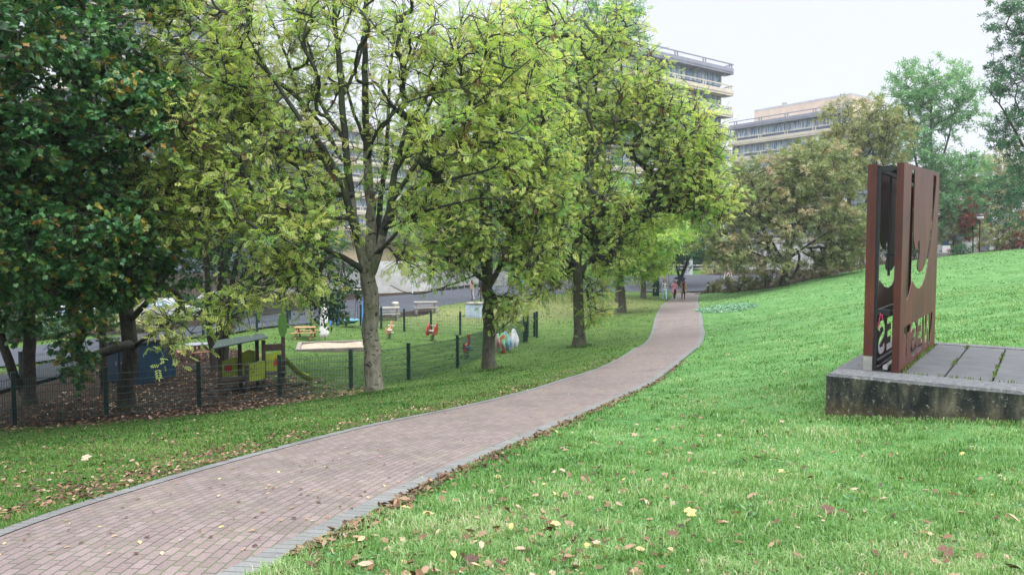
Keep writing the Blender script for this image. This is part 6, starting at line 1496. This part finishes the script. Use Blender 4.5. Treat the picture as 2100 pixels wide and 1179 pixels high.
# fallen leaves
M_FALL = leaf_mat('fallen_leaf', [(0, (.030, .016, .011)), (.3, (.085, .042, .024)), (.55, (.16, .085, .045)), (.75, (.26, .17, .11)), (.9, (.36, .27, .20)), (1, (.45, .36, .10))], .15, .6, .3)
LX, LY, LS, LT = [], [], [], []
def litter(x, y, s, t): LX.append(x); LY.append(y); LS.append(s); LT.append(t)
def along(A, d, n, off, spread, i0, i1):
    i = rg.integers(i0, i1, n); f = rg.random(n)[:, None]; p = A[i, :2] * (1 - f) + A[np.minimum(i + 1, len(A) - 1), :2] * f
    o_ = (off + np.abs(rg.normal(0, spread, n)))[:, None]; return p + d[i, :2] * o_
p = along(PR, lat, 2700, -.02, .09, 18, 140); m_ = rg.random(len(p)) < np.clip(.55 + .5 * noise2(p[:, 0], p[:, 1], 4.0), .12, 1); p = p[m_]
litter(p[:, 0], p[:, 1], rg.uniform(.018, .045, len(p)), rg.random(len(p)) * .75)
p = along(PL, -lat, 4600, -.03, .5, 10, 150); m_ = rg.random(len(p)) < np.clip(.5 + .5 * noise2(p[:, 0], p[:, 1], 3.0), .15, 1); p = p[m_]
litter(p[:, 0], p[:, 1], rg.uniform(.016, .040, len(p)), .9 * rg.random(len(p)) ** 1.3)
x, y, u = sample(4600, 3.1, 20); ok = (strip_dist(x, y, PL, PR) < -.05) & ~in_plinth(x, y) ; x, y = x[ok], y[ok]; s_ = path_side(x, y) < 0
x, y = x[s_], y[s_]; k = rg.random(len(x)) < np.clip(1.0 - (x - np.interp(y, PR[:, 1], PR[:, 0])) / (2.2 + y * .35), .22, 1); x, y = x[k], y[k]
litter(x, y, rg.uniform(.012, .058, len(x)), np.clip(rg.beta(2.2, 1.7, len(x)), 0, 1))
x, y, u = sample(4200, 6, 40, -150, 1250); s_ = (path_side(x, y) > 0) & (strip_dist(x, y, PL, PR) < -.05); x, y = x[s_], y[s_]
litter(x, y, rg.uniform(.016, .036, len(x)), .88 * rg.random(len(x)) ** 1.5)
n = 9000; so_ = np.where(soil > .3)[0]; wgt_ = np.zeros(len(xf)); sel = so_[(yf[so_] < 45) & (yf[so_] > 12) & (np.abs(xf[so_]) < 40)]
gi = rg.choice(sel, n); x = xf[gi] + rg.uniform(-.5, .5, n); y = yf[gi] + rg.uniform(-.5, .5, n); ok = (strip_dist(x, y, wa, wb) < .05) & (strip_dist(x, y, rn, rf) < .1)
litter(x[ok], y[ok], rg.uniform(.04, .08, ok.sum()), rg.random(ok.sum()) * .9)
x = np.concatenate(LX); y = np.concatenate(LY); s_ = np.concatenate(LS); t_ = np.concatenate(LT); n = len(x)
az = rg.uniform(0, 2 * PI, n); ax = np.c_[np.cos(az), np.sin(az), rg.normal(0, .25, n)]; nr = np.c_[rg.normal(0, .4, (n, 2)), np.ones(n)]
onp = strip_dist(x, y, PL, PR) > 0
half = rg.random(n) < .55
for kind, msk in (('curl', half), ('maple', ~half)):
    o = leaves_mesh('fallen_leaves', kind, np.c_[x, y, G(x, y) + np.where(onp, .028, .032)][msk], ax[msk], nr[msk], (s_ * (1.0 if kind == 'maple' else 1.6))[msk], t_[msk], M_FALL, None, (0, 0, 0)); tag(o, kind='stuff')
# leaves and crumbs on the bricks
x, y, u = sample(1200, 4, 40); ok = strip_dist(x, y, PL, PR) > .15; x, y = x[ok], y[ok]; n = len(x); az = rg.uniform(0, 6.28, n)
o = leaves_mesh('path_leaves', 'oak', np.c_[x, y, G(x, y) + .022], np.c_[np.cos(az), np.sin(az), 0 * az], np.c_[rg.normal(0, .2, (n, 2)), np.ones(n)], rg.uniform(.015, .05, n), rg.random(n), M_FALL, None, (0, 0, 0)); tag(o, kind='stuff')
# a few single leaves that catch the eye on the lawn
for (uu, vv, Y, sz, ti, lab) in ((1410, 1058, 4.9, .07, .985, 'big yellow lobed leaf lying on the near lawn'), (1693, 1048, 4.95, .075, .28, 'dark red-brown curled leaf on the near lawn'), (170, 938, 8.1, .085, .9, 'large pale leaf on the shaded verge left of the path'), (1375, 1105, 4.35, .06, .32, 'rust-brown leaf at the bottom middle of the lawn'), (958, 1163, 3.85, .07, .15, 'dark brown leaf near the path edge at the bottom'), (1935, 1143, 3.95, .075, .35, 'brown leaf standing in the grass at the lower right')):
    p = GP(uu, vv, Y); o = leaves_mesh('fallen_leaf', 'maple', np.array([[0, 0, .045]]), np.array([[.9, .3, .25]]), np.array([[.1, -.45, .9]]), np.array([sz]), np.array([ti]), M_FALL, None, (0, 0, 0)); o.location = p; tag(o, lab, 'leaf')
# pale ground cover patch
n = 2600; c = P(1490, 634, 42.5); a = rg.uniform(0, 2 * PI, n); rr_ = np.sqrt(rg.random(n)); x = c[0] + 1.75 * rr_ * np.cos(a) + .25 * rr_ * np.sin(a); y = c[1] + 2.4 * rr_ * np.sin(a)
hz_ = .16 * (1 - rr_ ** 2) + .05; az = rg.uniform(0, 6.28, n)
o = leaves_mesh('ground_cover', 'oak', np.c_[x, y, G(x, y) + hz_ * rg.uniform(.3, 1, n)], np.c_[np.cos(az), np.sin(az), rg.uniform(-.3, .3, n)], np.c_[rg.normal(0, .4, (n, 2)), np.ones(n)], rg.uniform(.08, .16, n), rg.random(n), leaf_mat('ground_cover_leaf', [(0, (.05, .15, .09)), (.5, (.11, .25, .15)), (1, (.25, .38, .25))], .2), None, (0, 0, 0)); tag(o, kind='stuff')
# ------------------------------------------------------------------ thin autumn haze
HZ = 0.00032
hm = bpy.data.materials.new('haze'); hm.use_nodes = True; ht = hm.node_tree; ht.nodes.remove(ht.nodes['Principled BSDF'])
pv = ht.nodes.new('ShaderNodeVolumePrincipled'); pv.inputs['Density'].default_value = HZ; pv.inputs['Color'].default_value = (.86, .91, 1.0, 1); pv.inputs['Anisotropy'].default_value = .2
ht.links.new(pv.outputs[0], ht.nodes['Material Output'].inputs['Volume'])
zlo = float(ZZ.min()) - 1.0
q = MB(); q.box((0, 450, (zlo + 75) / 2), (1900, 1400, 75 - zlo)); hz_o = q.build('haze', hm); tag(hz_o, kind='stuff')
